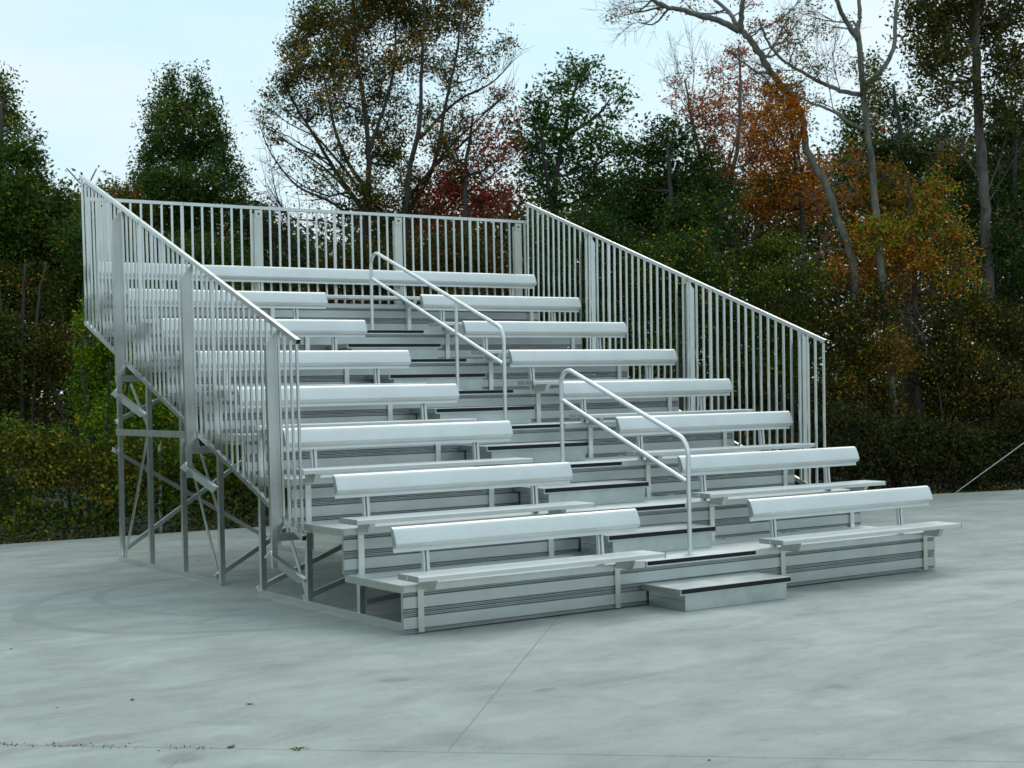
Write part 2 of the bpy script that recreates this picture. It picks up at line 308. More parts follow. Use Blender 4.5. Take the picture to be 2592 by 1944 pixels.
def ribbed(yf, z0, z1):                        # face of a riser plank: flat band between rolled grooves
    H = z1 - z0; d = .02
    pts = [(1.0, .010), (.985, .0), (.955, .0), (.90, .010), (.885, .0), (.865, .0), (.80, .014), (.78, .0), (.21, .0), (.14, .014), (.125, .0), (.105, .0), (.05, .010), (.035, 0), (.015, 0), (0.0, .008)]
    front = [(yf + dd, z0 + H * s) for s, dd in pts]
    return front + [(yf + .034, z0), (yf + .034, z1)]
for i in range(1, 9):
    y = (i - 1) * T; zt = D0 + (i - 1) * R_; zb = 0.012 if i == 1 else zt - R_ + .004
    ztop = zt - .052
    zm = (zb + ztop) / 2
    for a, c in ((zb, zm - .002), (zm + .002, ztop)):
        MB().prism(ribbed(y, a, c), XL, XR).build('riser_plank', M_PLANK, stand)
    # decking: nose channel and three planks behind it (no deck behind the top seat)
    if i < 8:
        ys = [y - .004, y + .30, y + .61, y + T - .004]
        for k in range(3):
            a, c = ys[k] + .003, ys[k + 1] - .003
            n_r = 6; top = []
            for q in range(n_r + 1):
                yy = a + (c - a) * q / n_r
                top += [(yy, zt)] if q in (0, n_r) else [(yy - .006, zt), (yy - .003, zt - .004), (yy + .003, zt - .004), (yy + .006, zt)]
            MB().prism(top + [(c, zt - .05), (a, zt - .05)], XL + .006, XR - .006).build('deck_plank', M_DECK, stand)
        for xa, xb in ((XL - .002, XL + .004), (XR - .004, XR + .002)):
            MB().box(xa, xb, y - .001, y + T - .01, zt - .053, zt + .002).build('deck_end_cap', M_STRAP, stand)
    else:
        MB().box(XL, XR, y, y + .05, zt - .05, zt).build('top_channel', M_DECK, stand)
    for x in FX:
        MB().box(x, x + SW, y - .016, y - .001, zb, ztop + .045).build('strap', M_STRAP, stand)
        gz = zt + .089 - .039
        b = MB().prism([(y - .018, gz), (y - .222, gz), (y - .182, zt - .024), (y - .018, zt - .024)], x, x + SW)
        b.box(x, x + SW, y - .017, y + .14, gz - .001, gz + .004) if i == 8 else None
        b.build('seat_bracket', M_STRAP, stand)
    # seats
    zs = zt + .089; y0, y1 = y - .229, y + .066
    spans = SX if i < 8 else [(SX[0][0], SX[1][1] - .03)]
    prof = [(y0, zs - .006), (y0 + .006, zs)]
    for q in range(1, 8):
        yy = y0 + (y1 - y0) * q / 8; prof += [(yy - .008, zs), (yy - .005, zs - .003), (yy + .005, zs - .003), (yy + .008, zs)]
    prof += [(y1 - .006, zs), (y1, zs - .006), (y1, zs - .038), (y1 - .012, zs - .038), (y1 - .012, zs - .01), (y0 + .012, zs - .01), (y0 + .012, zs - .038), (y0, zs - .038)]
    for xa, xb in spans:
        s_ = MB().prism(prof, xa + .004, xb - .004).build('seat_plank', M_SEAT, stand)
        for x, sg in ((xa, -1), (xb, 1)):
            MB().box(x - .003, x + .005, y0 - .002, y1 + .002, zs - .042, zs + .002).build('end_cap', M_CAP, s_)
            MB().tube([(x - .001 + sg * .003, y - .08, zs - .020), (x + sg * .008, y - .08, zs - .020)], .0145, 8).build('bolt', M_BOLT, s_)
    # backrests: flat back plate with a bulging front, leaning back a little
    zb0, hb, yb = zt + .246, .192, y + .100
    lean = .028
    fr = [(0, .004), (.033, .004), (.0345, .022), (.036, .032), (.062, .0585), (.067, .0597), (.076, .0590), (.120, .0495), (.158, .0385), (.175, .0305), (.185, .020), (.190, .010), (hb, 0)]
    bprof = [(yb - n_ + lean * s / hb, zb0 + s) for s, n_ in fr] + [(yb + lean + .004, zb0 + hb), (yb + .004, zb0)]
    spans = BX if i < 8 else [(BX[0][0], BX[1][1] - .035)]
    for xa, xb in spans:
        me = MB().prism(bprof, xa, xb).mesh('backrest', M_SEAT); auto_smooth(me, 28)
        s_ = link('backrest', me, stand)
        cp = [(yb - n_ * .98 + lean * s / hb, zb0 + s) for s, n_ in fr[2:]] + [(yb + .003, zb0 + .04)]
        for x, sg in ((xa, -1), (xb, 1)):
            MB().prism(cp, x - .0015, x + .0015) if 0 else MB().prism(cp, min(x + sg * .0005, x + sg * .004), max(x + sg * .0005, x + sg * .004)).build('end_cap', M_CAP, s_)
    px = [.285, 1.965, 3.92, 5.575]
    for x in px:
        hw = .033
        b = MB(); z0p, z1p = zt - .0, zb0 + hb - .03
        b.prism([(x - hw, yb + .010), (x - hw + .012, yb + .010), (x - hw + .012, yb + .034), (x - .006, yb + .034), (x - .006, yb + .006), (x + .018, yb + .006), (x + .018, yb + .034), (x + hw, yb + .034), (x + hw, yb + .044), (x - hw, yb + .044)], z0p, z1p, 'z')
        # lean the post with the backrest
        b.v = [(vx, vy + lean * (vz - zb0) / hb * (1 if vz > zb0 else .15), vz) for vx, vy, vz in b.v]
        b.build('backrest_post', M_SEAT, stand)
    # black nosing along the aisle edge of the deck
    if i < 8:
        MB().box(2.333, 3.562, y - .012, y - .0045, zt - .046, zt + .001).build('aisle_nosing', M_DECK, stand)
        MB().box(2.345, 3.562, y - .0165, y - .0122, zt - .035, zt - .003).build('nosing_strip', M_BLACK, stand)
# half steps in the aisle
for k in range(0, 7):
    zd = 0 if k == 0 else D0 + (k - 1) * R_
    y = k * T; yf = y - .507; zt = zd + .187
    st = MB().box(2.276, 3.507, yf, y - .018, zt - .004, zt)
    st.box(2.276, 3.507, yf, yf + .006, zt - .052, zt - .004); st.box(2.276, 2.282, yf + .006, y - .018, zt - .046, zt - .004); st.box(3.501, 3.507, yf + .006, y - .018, zt - .046, zt - .004)
    o = st.build('half_step', M_STEP, stand)
    for zl, zh in ((zd + .003, zt - .006),):
        MB().box(2.346, 3.471, yf + .022, yf + .03, zl, zh).build('riser_panel', M_STEP, o)
        for xa, xb in ((2.346, 2.354), (3.463, 3.471)):
            MB().box(xa, xb, yf + .0302, y - .018, zl, zl + .083).build('side_panel', M_STEP, o)
            MB().box(xa + .001, xb - .001, yf + .0302, y - .018, zl + .086, zh).build('side_panel', M_STEP, o)
    MB().box(2.292, 3.497, yf - .0045, yf - .0003, zt - .038, zt - .003).build('nosing_strip', M_BLACK, o)
    b = MB()
    for x in (2.39, 2.75, 3.43):
        b.tube([(x, yf + .0225, zd + .035), (x, yf + .018, zd + .035)], .006, 6)
    b.build('rivets', M_BOLT, o)

# ---- frames
LEGY = [k * T + .0 for k in range(1, 8)]
for x in FX:
    fr_ = empty('support_frame', (0, 0, 0)); fr_.parent = stand
    xx = x + .005
    for k, y in enumerate(LEGY, 1):
        yy = y if k < 7 else 6.60
        zt = D0 + min(k, 7) * R_ - .055
        MB().angle((xx, yy - .02, .004), (xx, yy - .02, zt), .05, .006, (1, 0, 0), (0, 1, 0)).build('leg', M_FRAME, fr_)
    MB().angle((xx - .006, 0.06, 0), (xx - .006, 2.90, 0), .055, .006, (1, 0, 0), (0, 0, 1)).build('sill', M_FRAME, fr_)
    MB().angle((xx - .006, 3.78, 0), (xx - .006, 6.65, 0), .055, .006, (1, 0, 0), (0, 0, 1)).build('sill', M_FRAME, fr_)
    MB().angle((xx - .012, 3.78, 1.41), (xx - .012, 6.65, 1.41), .07, .007, (1, 0, 0), (0, 0, 1)).build('cross_beam', M_FRAME, fr_)
    for p0, p1 in (((xx + .03, 5.76, 1.42), (xx + .03, 6.53, .05)), ((xx + .03, 4.70, 1.42), (xx + .03, 3.88, .06)), ((xx + .03, 2.36, .70), (xx + .03, 1.93, .06)),
                   ((xx + .03, 6.25, 1.98), (xx + .03, 5.73, 1.50)), ((xx + .03, 4.40, 1.42), (xx + .03, 3.90, .75))):
        MB().bar(p0, p1, .008, .05).build('diagonal', M_FRAME, fr_)
    for k in range(0, 7):                       # stringers under each deck
        zt = D0 + k * R_ - .056
        MB().angle((xx + .05, k * T + .05, zt), (xx + .05, (k + 1) * T - .03, zt), .045, .006, (-1, 0, 0), (0, 0, -1)).build('stringer', M_FRAME, fr_)
for a, b in ((0, 1), (2, 3)):
    xa, xb = FX[a] + .03, FX[b] + .03
    for y, za, zb in ((6.63, .12, 1.33), (3.86, .12, 1.15), (2.88, .10, .80), (1.93, .12, .66)):
        MB().angle((xa - .05, y, za - .03), (xb, y, zb), .045, .006, (0, 1, 0), (0, 0, -1)).build('cross_brace', M_FRAME, stand)
    for y, za, zb in ((6.69, 1.27, .10), (6.69, 2.5, 1.5)):
        MB().angle((xa - .05, y, za), (xb, y, zb), .045, .006, (0, 1, 0), (0, 0, -1)).build('cross_brace', M_FRAME, stand)
    MB().angle((xa - .05, 6.63, 1.58), (xb, 6.63, 2.45), .045, .006, (0, 1, 0), (0, 0, -1)).build('cross_brace', M_FRAME, stand)
xa, xb = FX[0] + .06, FX[1] + .03
MB().bar((xa, .93, .14), (xb, .93, .29), .008, .045, (0, 1, 0)).build('cross_brace', M_FRAME, stand)

# ---- side guardrails
def zt_(y): return 2.278 + (y - 1.53) * .3765
def zb_(y): return .640 + (y - 1.52) * .3725
balu = {}
def side_guard(sgn):
    xr = -.08 if sgn < 0 else 6.0
    y0, y1 = 1.53, 7.02
    gd = empty('side_guardrail'); gd.parent = stand
    xt = xr + sgn * .020                        # the top leans outwards a little
    d = Vector((0, y1 - y0, zt_(y1) - zt_(y0))).normalized()
    b = MB().bar((xt, y0 - .03, zt_(y0 - .03)), (xt, 3.245, zt_(3.245)), .038, .038).bar((xt, 3.253, zt_(3.253)), (xt, 5.145, zt_(5.145)), .038, .038).bar((xt, 5.153, zt_(5.153)), (xt, y1, zt_(y1)), .038, .038)
    b.build('top_rail', M_RAIL, gd)
    b = MB().bar((xr, y0 - .03, zb_(y0 - .03)), (xr, y1, zb_(y1)), .040, .042)
    b.build('bottom_rail', M_RAIL, gd)
    for zf, x_ in ((zt_, xt), (zb_, xr)):
        yq = y0 - .03
        MB().bar((x_, yq - .006, zf(yq) - .0023), (x_, yq + .0, zf(yq)), .034, .036).build('plug', M_BLACK, gd)
    n = 47
    for k in range(n):
        y = y0 + .004 + (y1 - .02 - y0) * k / (n - 1)
        wd = .036 if k in (15, 31) else .020
        MB().bar((xr, y, zb_(y) + .02), (xt, y, zt_(y) - .022), min(wd, .021), wd, (0, 1, 0)).build('baluster', M_RAIL, gd)
    for yp, zp in ((1.87, .655), (3.745, 1.355), (5.67, 2.072)):
        ztop = zt_(yp) - .045; x_in = xr - sgn * -.024; x_out = x_in + sgn * .10
        b = MB()
        def skew(xv, zv): return xv + sgn * .020 * (zv - zb_(yp)) / 1.6
        prof = [(x_in, zp), (x_out, zp), (skew(x_out, ztop), ztop - .10), (skew(x_in + sgn * .02, ztop), ztop), (skew(x_in, ztop), ztop)]
        b.prism(prof, yp - .004, yp + .004, 'y')
        for xe in (x_in, x_out - sgn * .006):
            zt2 = ztop - .1 if xe != x_in else ztop
            q = b.v; n0 = len(q)
            b.prism([(xe, zp), (xe + sgn * .006, zp), (skew(xe + sgn * .006, zt2), zt2 - (.006 if xe != x_in else 0)), (skew(xe, zt2), zt2)], yp + .0042, yp + .042, 'y')
        b.build('guard_post', M_RAIL, gd)
        MB().box(min(xr + .0, xr - sgn * .03), max(xr + .0, xr - sgn * .03), yp - .05, yp - .006, ztop - .04, ztop + .03).build('clip', M_STRAP, gd)
        xf = (FX[0] if sgn < 0 else FX[3] + SW)
        xa, xb = sorted((x_out, xf + (-sgn) * .04))
        MB().box(xa, xb, yp + .044, yp + .050, zp - .075, zp - .006).box(xa, xb, yp + .0, yp + .0438, zp - .012, zp - .006).build('outrigger', M_FRAME, gd)
        MB().bar((x_out - sgn * .03, yp + .02, zp - .004), (x_out - sgn * .03, yp + .02, zp - .30), .05, .03).build('drop_leg', M_FRAME, gd)
        b = MB().angle((x_out - sgn * .005, yp + .03, zp - .145), (xf, yp + .03, zp - .40), .085, .006, (0, -1, -.75), (0, 1, -.75))
        b.build('kicker', M_FRAME, gd)
side_guard(-1); side_guard(1)
# ---- back guardrail
gd = empty('back_guardrail'); gd.parent = stand
yg = 7.0; za, zb = 2.66, 4.112
b = MB()
for xa, xb in ((-.055, 1.098), (1.104, 3.098), (3.104, 5.035), (5.041, 5.98)): b.box(xa, xb, yg - .019, yg + .019, zb - .038, zb)
b.build('top_rail', M_RAIL, gd)
MB().box(-.055, 5.98, yg - .02, yg + .02, za, za + .04).build('bottom_rail', M_RAIL, gd)
n = 49
for k in range(n):
    x = -.04 + 6.0 * k / (n - 1)
    hw = .017 if k in (9, 25, 41) else .0100
    MB().box(x - hw, x + hw, yg - .0100, yg + .0100, za + .041, zb - .039).build('baluster', M_RAIL, gd)
for x in (.11, 2.04, 3.98, 5.83):
    MB().box(x - .055, x + .055, yg - .034, yg - .027, 2.7, zb - .09).box(x - .055, x - .049, yg - .0265, yg + .02, 2.7, zb - .09).box(x + .049, x + .055, yg - .0265, yg + .02, 2.7, zb - .09).build('guard_post', M_STRAP, gd)
    MB().box(x - .05, x + .05, yg - .044, yg - .036, zb - .145, zb - .05).build('clip_plate', M_STRAP, gd)
    MB().tube([(x, yg - .045, zb - .095), (x, yg - .052, zb - .095)], .013, 6).build('bolt', M_BLACK, gd)
# ---- aisle handrails
def arc(p, r0, a0, a1, n=6): return [(p[0] + r0 * math.cos(a0 + (a1 - a0) * i / n), p[1] + r0 * math.sin(a0 + (a1 - a0) * i / n)) for i in range(n + 1)]
HX = 2.931
def fillet(p0, p1, p2, r, n=7):
    p0, p1, p2 = Vector(p0), Vector(p1), Vector(p2); a = (p0 - p1).normalized(); c = (p2 - p1).normalized()
    th = a.angle(c); k = r / math.tan(th / 2); cen = p1 + (a + c).normalized() * (r / math.sin(th / 2))
    s0, s1 = p1 + a * k - cen, p1 + c * k - cen; pts = []
    for i in range(n + 1):
        t = i / n; q = (s0 * (1 - t) + s1 * t).normalized() * r; pts.append(cen + q)
    return pts
def handrail(yf, zf, yb, zb, mids=()):
    hr = empty('handrail'); hr.parent = stand
    A0, A1 = Vector((HX, yf, zf)), Vector((HX, yf, zf + .985))
    sl_ = R_ / T
    B1 = Vector((HX, yb, A1.z + (yb - yf) * .379)); B0 = Vector((HX, yb, zb))
    pts = [A0] + fillet(A0, A1, B1, .17) + fillet(A1, B1, B0, .125) + [B0]
    me = MB().tube(pts, .0205, 14).mesh('rail_pipe', M_PIPE); auto_smooth(me, 50); link('rail_pipe', me, hr)
    me = MB().tube([(HX, yf + .022, zf + .622 + .008), (HX, yb - .022, B1.z - .345)], .0195, 12).mesh('mid_rail', M_PIPE); auto_smooth(me, 50); link('mid_rail', me, hr)
    for (y, z) in mids:
        zt = A1.z + (y - yf) * .379 - .02
        me = MB().tube([(HX, y, z), (HX, y, zt)], .0195, 12).mesh('post', M_PIPE); auto_smooth(me, 50); link('post', me, hr)
    for (y, z) in ((yf, zf), (yb, zb)) + tuple(mids):
        me = MB().tube([(HX, y, z + .001), (HX, y, z + .006)], .055, 16).build('base_flange', M_PIPE, hr)
handrail(.132, D0, 1.995, D0 + 2 * R_)
handrail(2.985, D0 + 3 * R_, 5.785, D0 + 6 * R_, ((3.90, D0 + 4 * R_),))

TREES = [
 dict(name='oak_tree', label='dense dark oak at the left edge, its crown sloping down towards the bleacher', cat='tree', bark='brown', pal='dark', leaf=0.07, trunks=[([[0.87, 14.6, -0.12], [0.93, 14.56, 2.3], [0.99, 14.53, 4.5], [1.05, 14.48, 6.48]], 0.17, 0.03)], bare=[], clumps=[(1.14, 14.92, 6.75, 0.19, 0.3, 669),(1.34, 15.29, 6.42, 0.34, 0.3, 1198),(0.97, 15.31, 5.86, 0.53, 0.45, 2755),(1.16, 14.16, 5.71, 0.36, 0.33, 1376),(1.34, 14.18, 5.29, 0.4, 0.29, 1358),(1.78, 14.95, 5.15, 0.3, 0.3, 1062),(0.88, 13.95, 4.94, 0.65, 0.5, 4493),(1.85, 14.81, 4.79, 0.29, 0.26, 786),(1.96, 14.69, 4.97, 0.17, 0.15, 231),(1.31, 14.52, 4.29, 0.81, 0.59, 7197),(1.66, 13.97, 4.33, 0.33, 0.29, 1112),(0.67, 14.59, 4.06, 0.58, 0.58, 4351),(1.36, 14.09, 5.64, 0.25, 0.22, 561),(1.54, 14.32, 5.98, 0.12, 0.1, 84),(1.89, 14.19, 5.1, 0.18, 0.18, 292),(1.41, 14.61, 6.24, 0.16, 0.15, 197),(1.33, 15.48, 7.06, 0.17, 0.2, 308),(2.11, 14.58, 4.78, 0.17, 0.2, 300),(1.57, 14.63, 4.83, 0.45, 0.37, 2131)]),
 dict(name='pyramidal_tree', label='dark green pyramidal tree with two tips behind the upper left of the bleacher', cat='tree', bark='brown', pal='dark2', leaf=0.07, trunks=[([[5.29, 17.66, -0.12], [5.33, 17.63, 2.32], [5.37, 17.61, 5.43], [5.19, 17.73, 7.74]], 0.18, 0.03),([[5.38, 17.6, 5.6], [5.92, 18.3, 7.91]], 0.07, 0.02)], bare=[], clumps=[(5.09, 17.48, 7.95, 0.12, 0.21, 249),(4.98, 17.43, 7.66, 0.23, 0.28, 766),(5.76, 17.92, 8.05, 0.11, 0.22, 224),(5.37, 16.9, 7.52, 0.21, 0.28, 696),(5.12, 17.05, 7.09, 0.52, 0.35, 2609),(5.09, 18.15, 7.35, 0.25, 0.27, 728),(5.87, 17.52, 7.27, 0.25, 0.29, 858),(5.32, 18.9, 7.04, 0.35, 0.33, 1386),(6.02, 17.78, 6.83, 0.34, 0.36, 1486),(5.49, 17.88, 6.63, 0.72, 0.45, 5397),(4.91, 18.23, 6.41, 0.34, 0.3, 1242),(5.89, 17.01, 6.27, 0.32, 0.3, 1140),(5.12, 17.0, 5.78, 0.91, 0.39, 6402),(4.65, 17.72, 5.89, 0.31, 0.3, 1100),(6.35, 17.7, 6.03, 0.31, 0.25, 844),(6.15, 16.74, 6.09, 0.16, 0.09, 116),(5.36, 17.64, 5.34, 1.15, 0.4, 7749),(5.97, 16.41, 5.41, 0.31, 0.23, 675),(4.93, 18.96, 5.55, 0.46, 0.37, 2005)]),
 dict(name='autumn_maple', label='tallest autumn tree rising above the back guardrail, rusty green crown over bare fanning lower branches', cat='tree', bark='brown', pal='rusty', leaf=0.064, trunks=[([[7.25, 13.95, -0.12], [7.28, 13.93, 2.22], [7.28, 13.93, 4.53], [7.34, 13.89, 5.69], [7.3, 13.91, 6.76], [7.19, 13.99, 7.84], [7.14, 14.02, 9.16]], 0.1, 0.018),([[7.59, 13.72, -0.12], [7.79, 13.46, 2.2], [7.75, 13.36, 4.5], [7.75, 13.24, 5.47], [7.88, 13.03, 6.42], [7.88, 12.9, 7.46], [7.92, 12.75, 8.97]], 0.1, 0.018),([[7.86, 13.54, 4.93], [8.23, 13.16, 5.81], [8.36, 12.95, 6.78], [8.5, 12.74, 7.73], [8.56, 12.57, 8.68]], 0.05, 0.015),([[7.33, 13.89, 5.36], [7.06, 14.35, 6.15], [6.97, 14.68, 7.11], [6.95, 14.97, 8.26]], 0.045, 0.015),([[7.33, 13.89, 6.1], [7.51, 13.78, 6.68], [7.74, 13.63, 7.58], [7.8, 13.6, 8.82]], 0.045, 0.015),([[7.34, 13.88, 4.94], [7.05, 14.27, 5.55], [6.75, 14.66, 6.34], [6.48, 15.02, 7.04], [6.35, 15.3, 7.58]], 0.05, 0.015)], bare=[([[7.3, 13.91, 4.7], [6.84, 14.32, 5.22], [6.33, 14.76, 5.57], [5.99, 15.09, 6.18], [5.86, 15.28, 6.74]], 0.035, 0.006),([[7.31, 13.91, 4.53], [6.81, 14.47, 4.9], [6.34, 15.02, 5.02], [6.05, 15.45, 5.47]], 0.03, 0.005),([[7.31, 13.91, 4.2], [6.5, 14.05, 4.52], [5.82, 14.11, 4.98], [5.39, 14.01, 5.47]], 0.03, 0.005),([[7.32, 13.9, 4.94], [6.82, 14.27, 5.71], [6.29, 14.66, 6.22], [5.87, 14.99, 6.61]], 0.03, 0.005),([[7.33, 13.89, 5.19], [6.95, 14.15, 5.86], [6.41, 14.52, 6.62], [6.01, 14.8, 6.96]], 0.035, 0.006),([[6.64, 14.35, 4.22], [6.37, 14.89, 4.76], [6.23, 15.34, 5.39], [6.26, 15.68, 6.02]], 0.03, 0.005),([[6.77, 14.26, 3.88], [6.32, 14.44, 4.22], [5.93, 14.56, 4.46], [5.69, 14.59, 4.94]], 0.025, 0.005),([[7.89, 13.52, 4.85], [8.62, 13.12, 5.25], [9.23, 12.81, 5.66], [9.62, 12.64, 6.08]], 0.03, 0.006),([[7.9, 13.51, 5.26], [8.28, 12.84, 6.02], [8.64, 12.17, 6.59], [8.85, 11.6, 6.92]], 0.035, 0.006),([[8.09, 13.39, 6.33], [8.6, 12.94, 6.96], [9.07, 12.51, 7.26], [9.37, 12.21, 7.64]], 0.035, 0.006),([[8.28, 13.25, 5.83], [8.69, 12.72, 6.28], [9.07, 12.22, 6.96]], 0.03, 0.006)], clumps=[(6.44, 13.93, 8.48, 0.49, 0.37, 2162),(6.75, 15.52, 8.22, 0.31, 0.34, 1286),(6.46, 14.53, 8.37, 0.25, 0.33, 898),(7.78, 15.26, 8.76, 0.65, 0.48, 3403),(8.01, 14.07, 8.87, 0.72, 0.38, 2815),(8.62, 13.7, 8.65, 0.63, 0.38, 2198),(9.18, 13.41, 8.53, 0.36, 0.38, 820),(9.16, 13.53, 8.98, 0.51, 0.34, 1467),(7.53, 13.2, 9.27, 1.22, 0.49, 6486),(6.23, 14.85, 7.41, 0.27, 0.28, 822),(5.7, 14.67, 6.9, 0.15, 0.21, 210),(5.95, 14.94, 7.19, 0.2, 0.17, 200),(6.44, 13.79, 7.56, 0.57, 0.4, 2095),(7.97, 15.11, 7.88, 0.69, 0.48, 2415),(7.78, 13.21, 7.75, 0.65, 0.45, 1975),(8.86, 13.72, 7.79, 0.51, 0.38, 1006),(9.28, 12.44, 7.92, 0.25, 0.13, 218),(9.7, 13.7, 7.75, 0.3, 0.19, 239),(9.84, 13.04, 8.27, 0.12, 0.1, 73),(8.63, 12.41, 7.77, 0.32, 0.24, 287),(6.97, 15.45, 7.11, 0.52, 0.31, 1074),(7.72, 15.22, 7.01, 0.69, 0.43, 1392),(8.32, 14.7, 6.8, 0.52, 0.47, 1032),(8.51, 13.67, 6.91, 0.5, 0.42, 655),(5.72, 14.4, 6.3, 0.18, 0.21, 158),(5.63, 14.58, 6.53, 0.11, 0.16, 78),(6.53, 15.96, 6.08, 0.24, 0.19, 91),(7.71, 14.16, 6.17, 0.29, 0.5, 1317),(7.23, 13.49, 5.22, 0.24, 0.49, 1158),(8.41, 14.59, 5.07, 0.34, 0.52, 1083),(7.37, 14.63, 5.02, 0.42, 0.42, 750),(6.88, 14.77, 5.35, 0.5, 0.38, 294),(8.06, 13.45, 5.68, 0.5, 0.5, 1034),(6.45, 14.62, 6.06, 0.41, 0.41, 266),(6.83, 13.91, 6.15, 0.41, 0.41, 702),(6.5, 13.59, 7.13, 0.48, 0.4, 1178),(8.16, 14.74, 7.4, 0.52, 0.43, 1352),(6.4, 14.81, 7.67, 0.33, 0.33, 810),(8.3, 13.75, 8.42, 0.59, 0.42, 1796),(7.37, 13.77, 8.81, 0.66, 0.41, 2637),(8.14, 14.41, 6.23, 0.34, 0.43, 803),(6.86, 13.31, 5.42, 0.32, 0.4, 783),(7.92, 13.54, 5.35, 0.33, 0.41, 831),(8.08, 12.51, 6.2, 0.4, 0.4, 588),(6.43, 13.86, 5.63, 0.4, 0.32, 318),(8.21, 14.95, 4.92, 0.52, 0.43, 1646),(7.3, 14.72, 8.16, 0.51, 0.42, 1567),(8.7, 13.17, 7.17, 0.33, 0.33, 268)]),
 dict(name='red_maple', label='small maple with crimson leaves between the tall autumn tree and the broad-leaved evergreen', cat='tree', bark='brown', pal='crimson', leaf=0.064, trunks=[([[8.43, 12.56, -0.12], [8.52, 12.5, 2.99], [8.49, 12.52, 5.26], [8.62, 12.43, 6.63]], 0.09, 0.02)], bare=[], clumps=[(8.58, 12.68, 6.67, 0.29, 0.41, 451),(8.51, 13.21, 6.25, 0.37, 0.41, 682),(8.74, 12.33, 6.3, 0.31, 0.36, 496),(8.6, 12.76, 5.7, 0.49, 0.41, 1555),(9.26, 12.44, 7.02, 0.3, 0.16, 295),(9.15, 12.07, 6.5, 0.26, 0.23, 390),(8.97, 12.41, 5.92, 0.41, 0.33, 883),(8.43, 13.11, 5.41, 0.49, 0.41, 1803),(9.06, 12.88, 5.25, 0.66, 0.41, 2738),(8.98, 11.91, 6.02, 0.24, 0.24, 320),(8.31, 13.42, 4.94, 0.5, 0.42, 1829)]),
 dict(name='magnolia_tree', label='broad-leaved evergreen magnolia with drooping leaf clusters just above the right back corner of the bleacher', cat='tree', bark='brown', pal='magnolia', leaf=0.087, trunks=[([[10.32, 12.5, -0.12], [10.35, 12.48, 3.0], [10.35, 12.48, 5.1], [10.51, 12.37, 6.36], [10.77, 12.19, 7.45]], 0.11, 0.02),([[10.38, 12.46, 4.85], [10.0, 12.18, 5.63], [9.65, 11.87, 6.55]], 0.05, 0.02),([[10.51, 12.37, 6.36], [11.18, 12.2, 6.81], [11.54, 12.23, 7.18]], 0.04, 0.015)], bare=[], clumps=[(10.96, 12.8, 7.88, 0.14, 0.14, 106),(10.63, 11.93, 7.43, 0.28, 0.23, 480),(11.11, 12.07, 7.71, 0.15, 0.12, 86),(10.82, 12.91, 7.45, 0.29, 0.21, 389),(10.91, 11.55, 7.22, 0.2, 0.17, 184),(11.62, 12.07, 7.12, 0.17, 0.2, 196),(11.65, 12.32, 6.87, 0.17, 0.22, 185),(10.29, 12.77, 7.12, 0.22, 0.19, 265),(10.49, 12.98, 6.79, 0.36, 0.27, 719),(10.55, 12.13, 6.83, 0.42, 0.25, 764),(9.93, 12.5, 6.25, 0.33, 0.25, 609),(10.51, 12.38, 6.36, 0.37, 0.25, 754),(10.89, 11.83, 6.31, 0.38, 0.23, 639),(11.3, 11.82, 6.17, 0.27, 0.22, 379),(10.72, 13.19, 5.98, 0.43, 0.23, 710),(10.92, 12.45, 5.98, 0.39, 0.26, 727),(9.96, 12.71, 5.78, 0.25, 0.25, 357),(10.32, 12.36, 5.34, 0.5, 0.34, 946),(11.51, 12.67, 5.61, 0.52, 0.35, 1312),(9.91, 12.91, 6.48, 0.17, 0.17, 116)]),
 dict(name='holly_tree', label='dark round-topped evergreen right of the magnolia above the sloping right guardrail', cat='tree', bark='brown', pal='holly', leaf=0.081, trunks=[([[11.68, 10.99, -0.12], [11.77, 10.92, 2.93], [11.82, 10.89, 4.75], [11.76, 10.93, 6.07]], 0.12, 0.03)], bare=[], clumps=[(12.18, 11.69, 6.59, 0.24, 0.22, 364),(12.01, 11.03, 6.52, 0.15, 0.17, 154),(12.15, 10.94, 6.27, 0.3, 0.25, 516),(11.78, 11.82, 6.12, 0.31, 0.25, 536),(11.96, 11.44, 6.08, 0.42, 0.34, 1174),(12.44, 10.85, 5.86, 0.42, 0.28, 900),(11.26, 11.38, 5.52, 0.41, 0.33, 1042),(12.28, 11.45, 5.59, 0.68, 0.42, 2975),(12.48, 10.54, 5.32, 0.5, 0.37, 1532),(11.89, 11.79, 4.93, 0.68, 0.47, 3068),(11.88, 10.37, 4.7, 0.73, 0.49, 3698),(11.05, 11.53, 5.03, 0.5, 0.41, 1706)]),
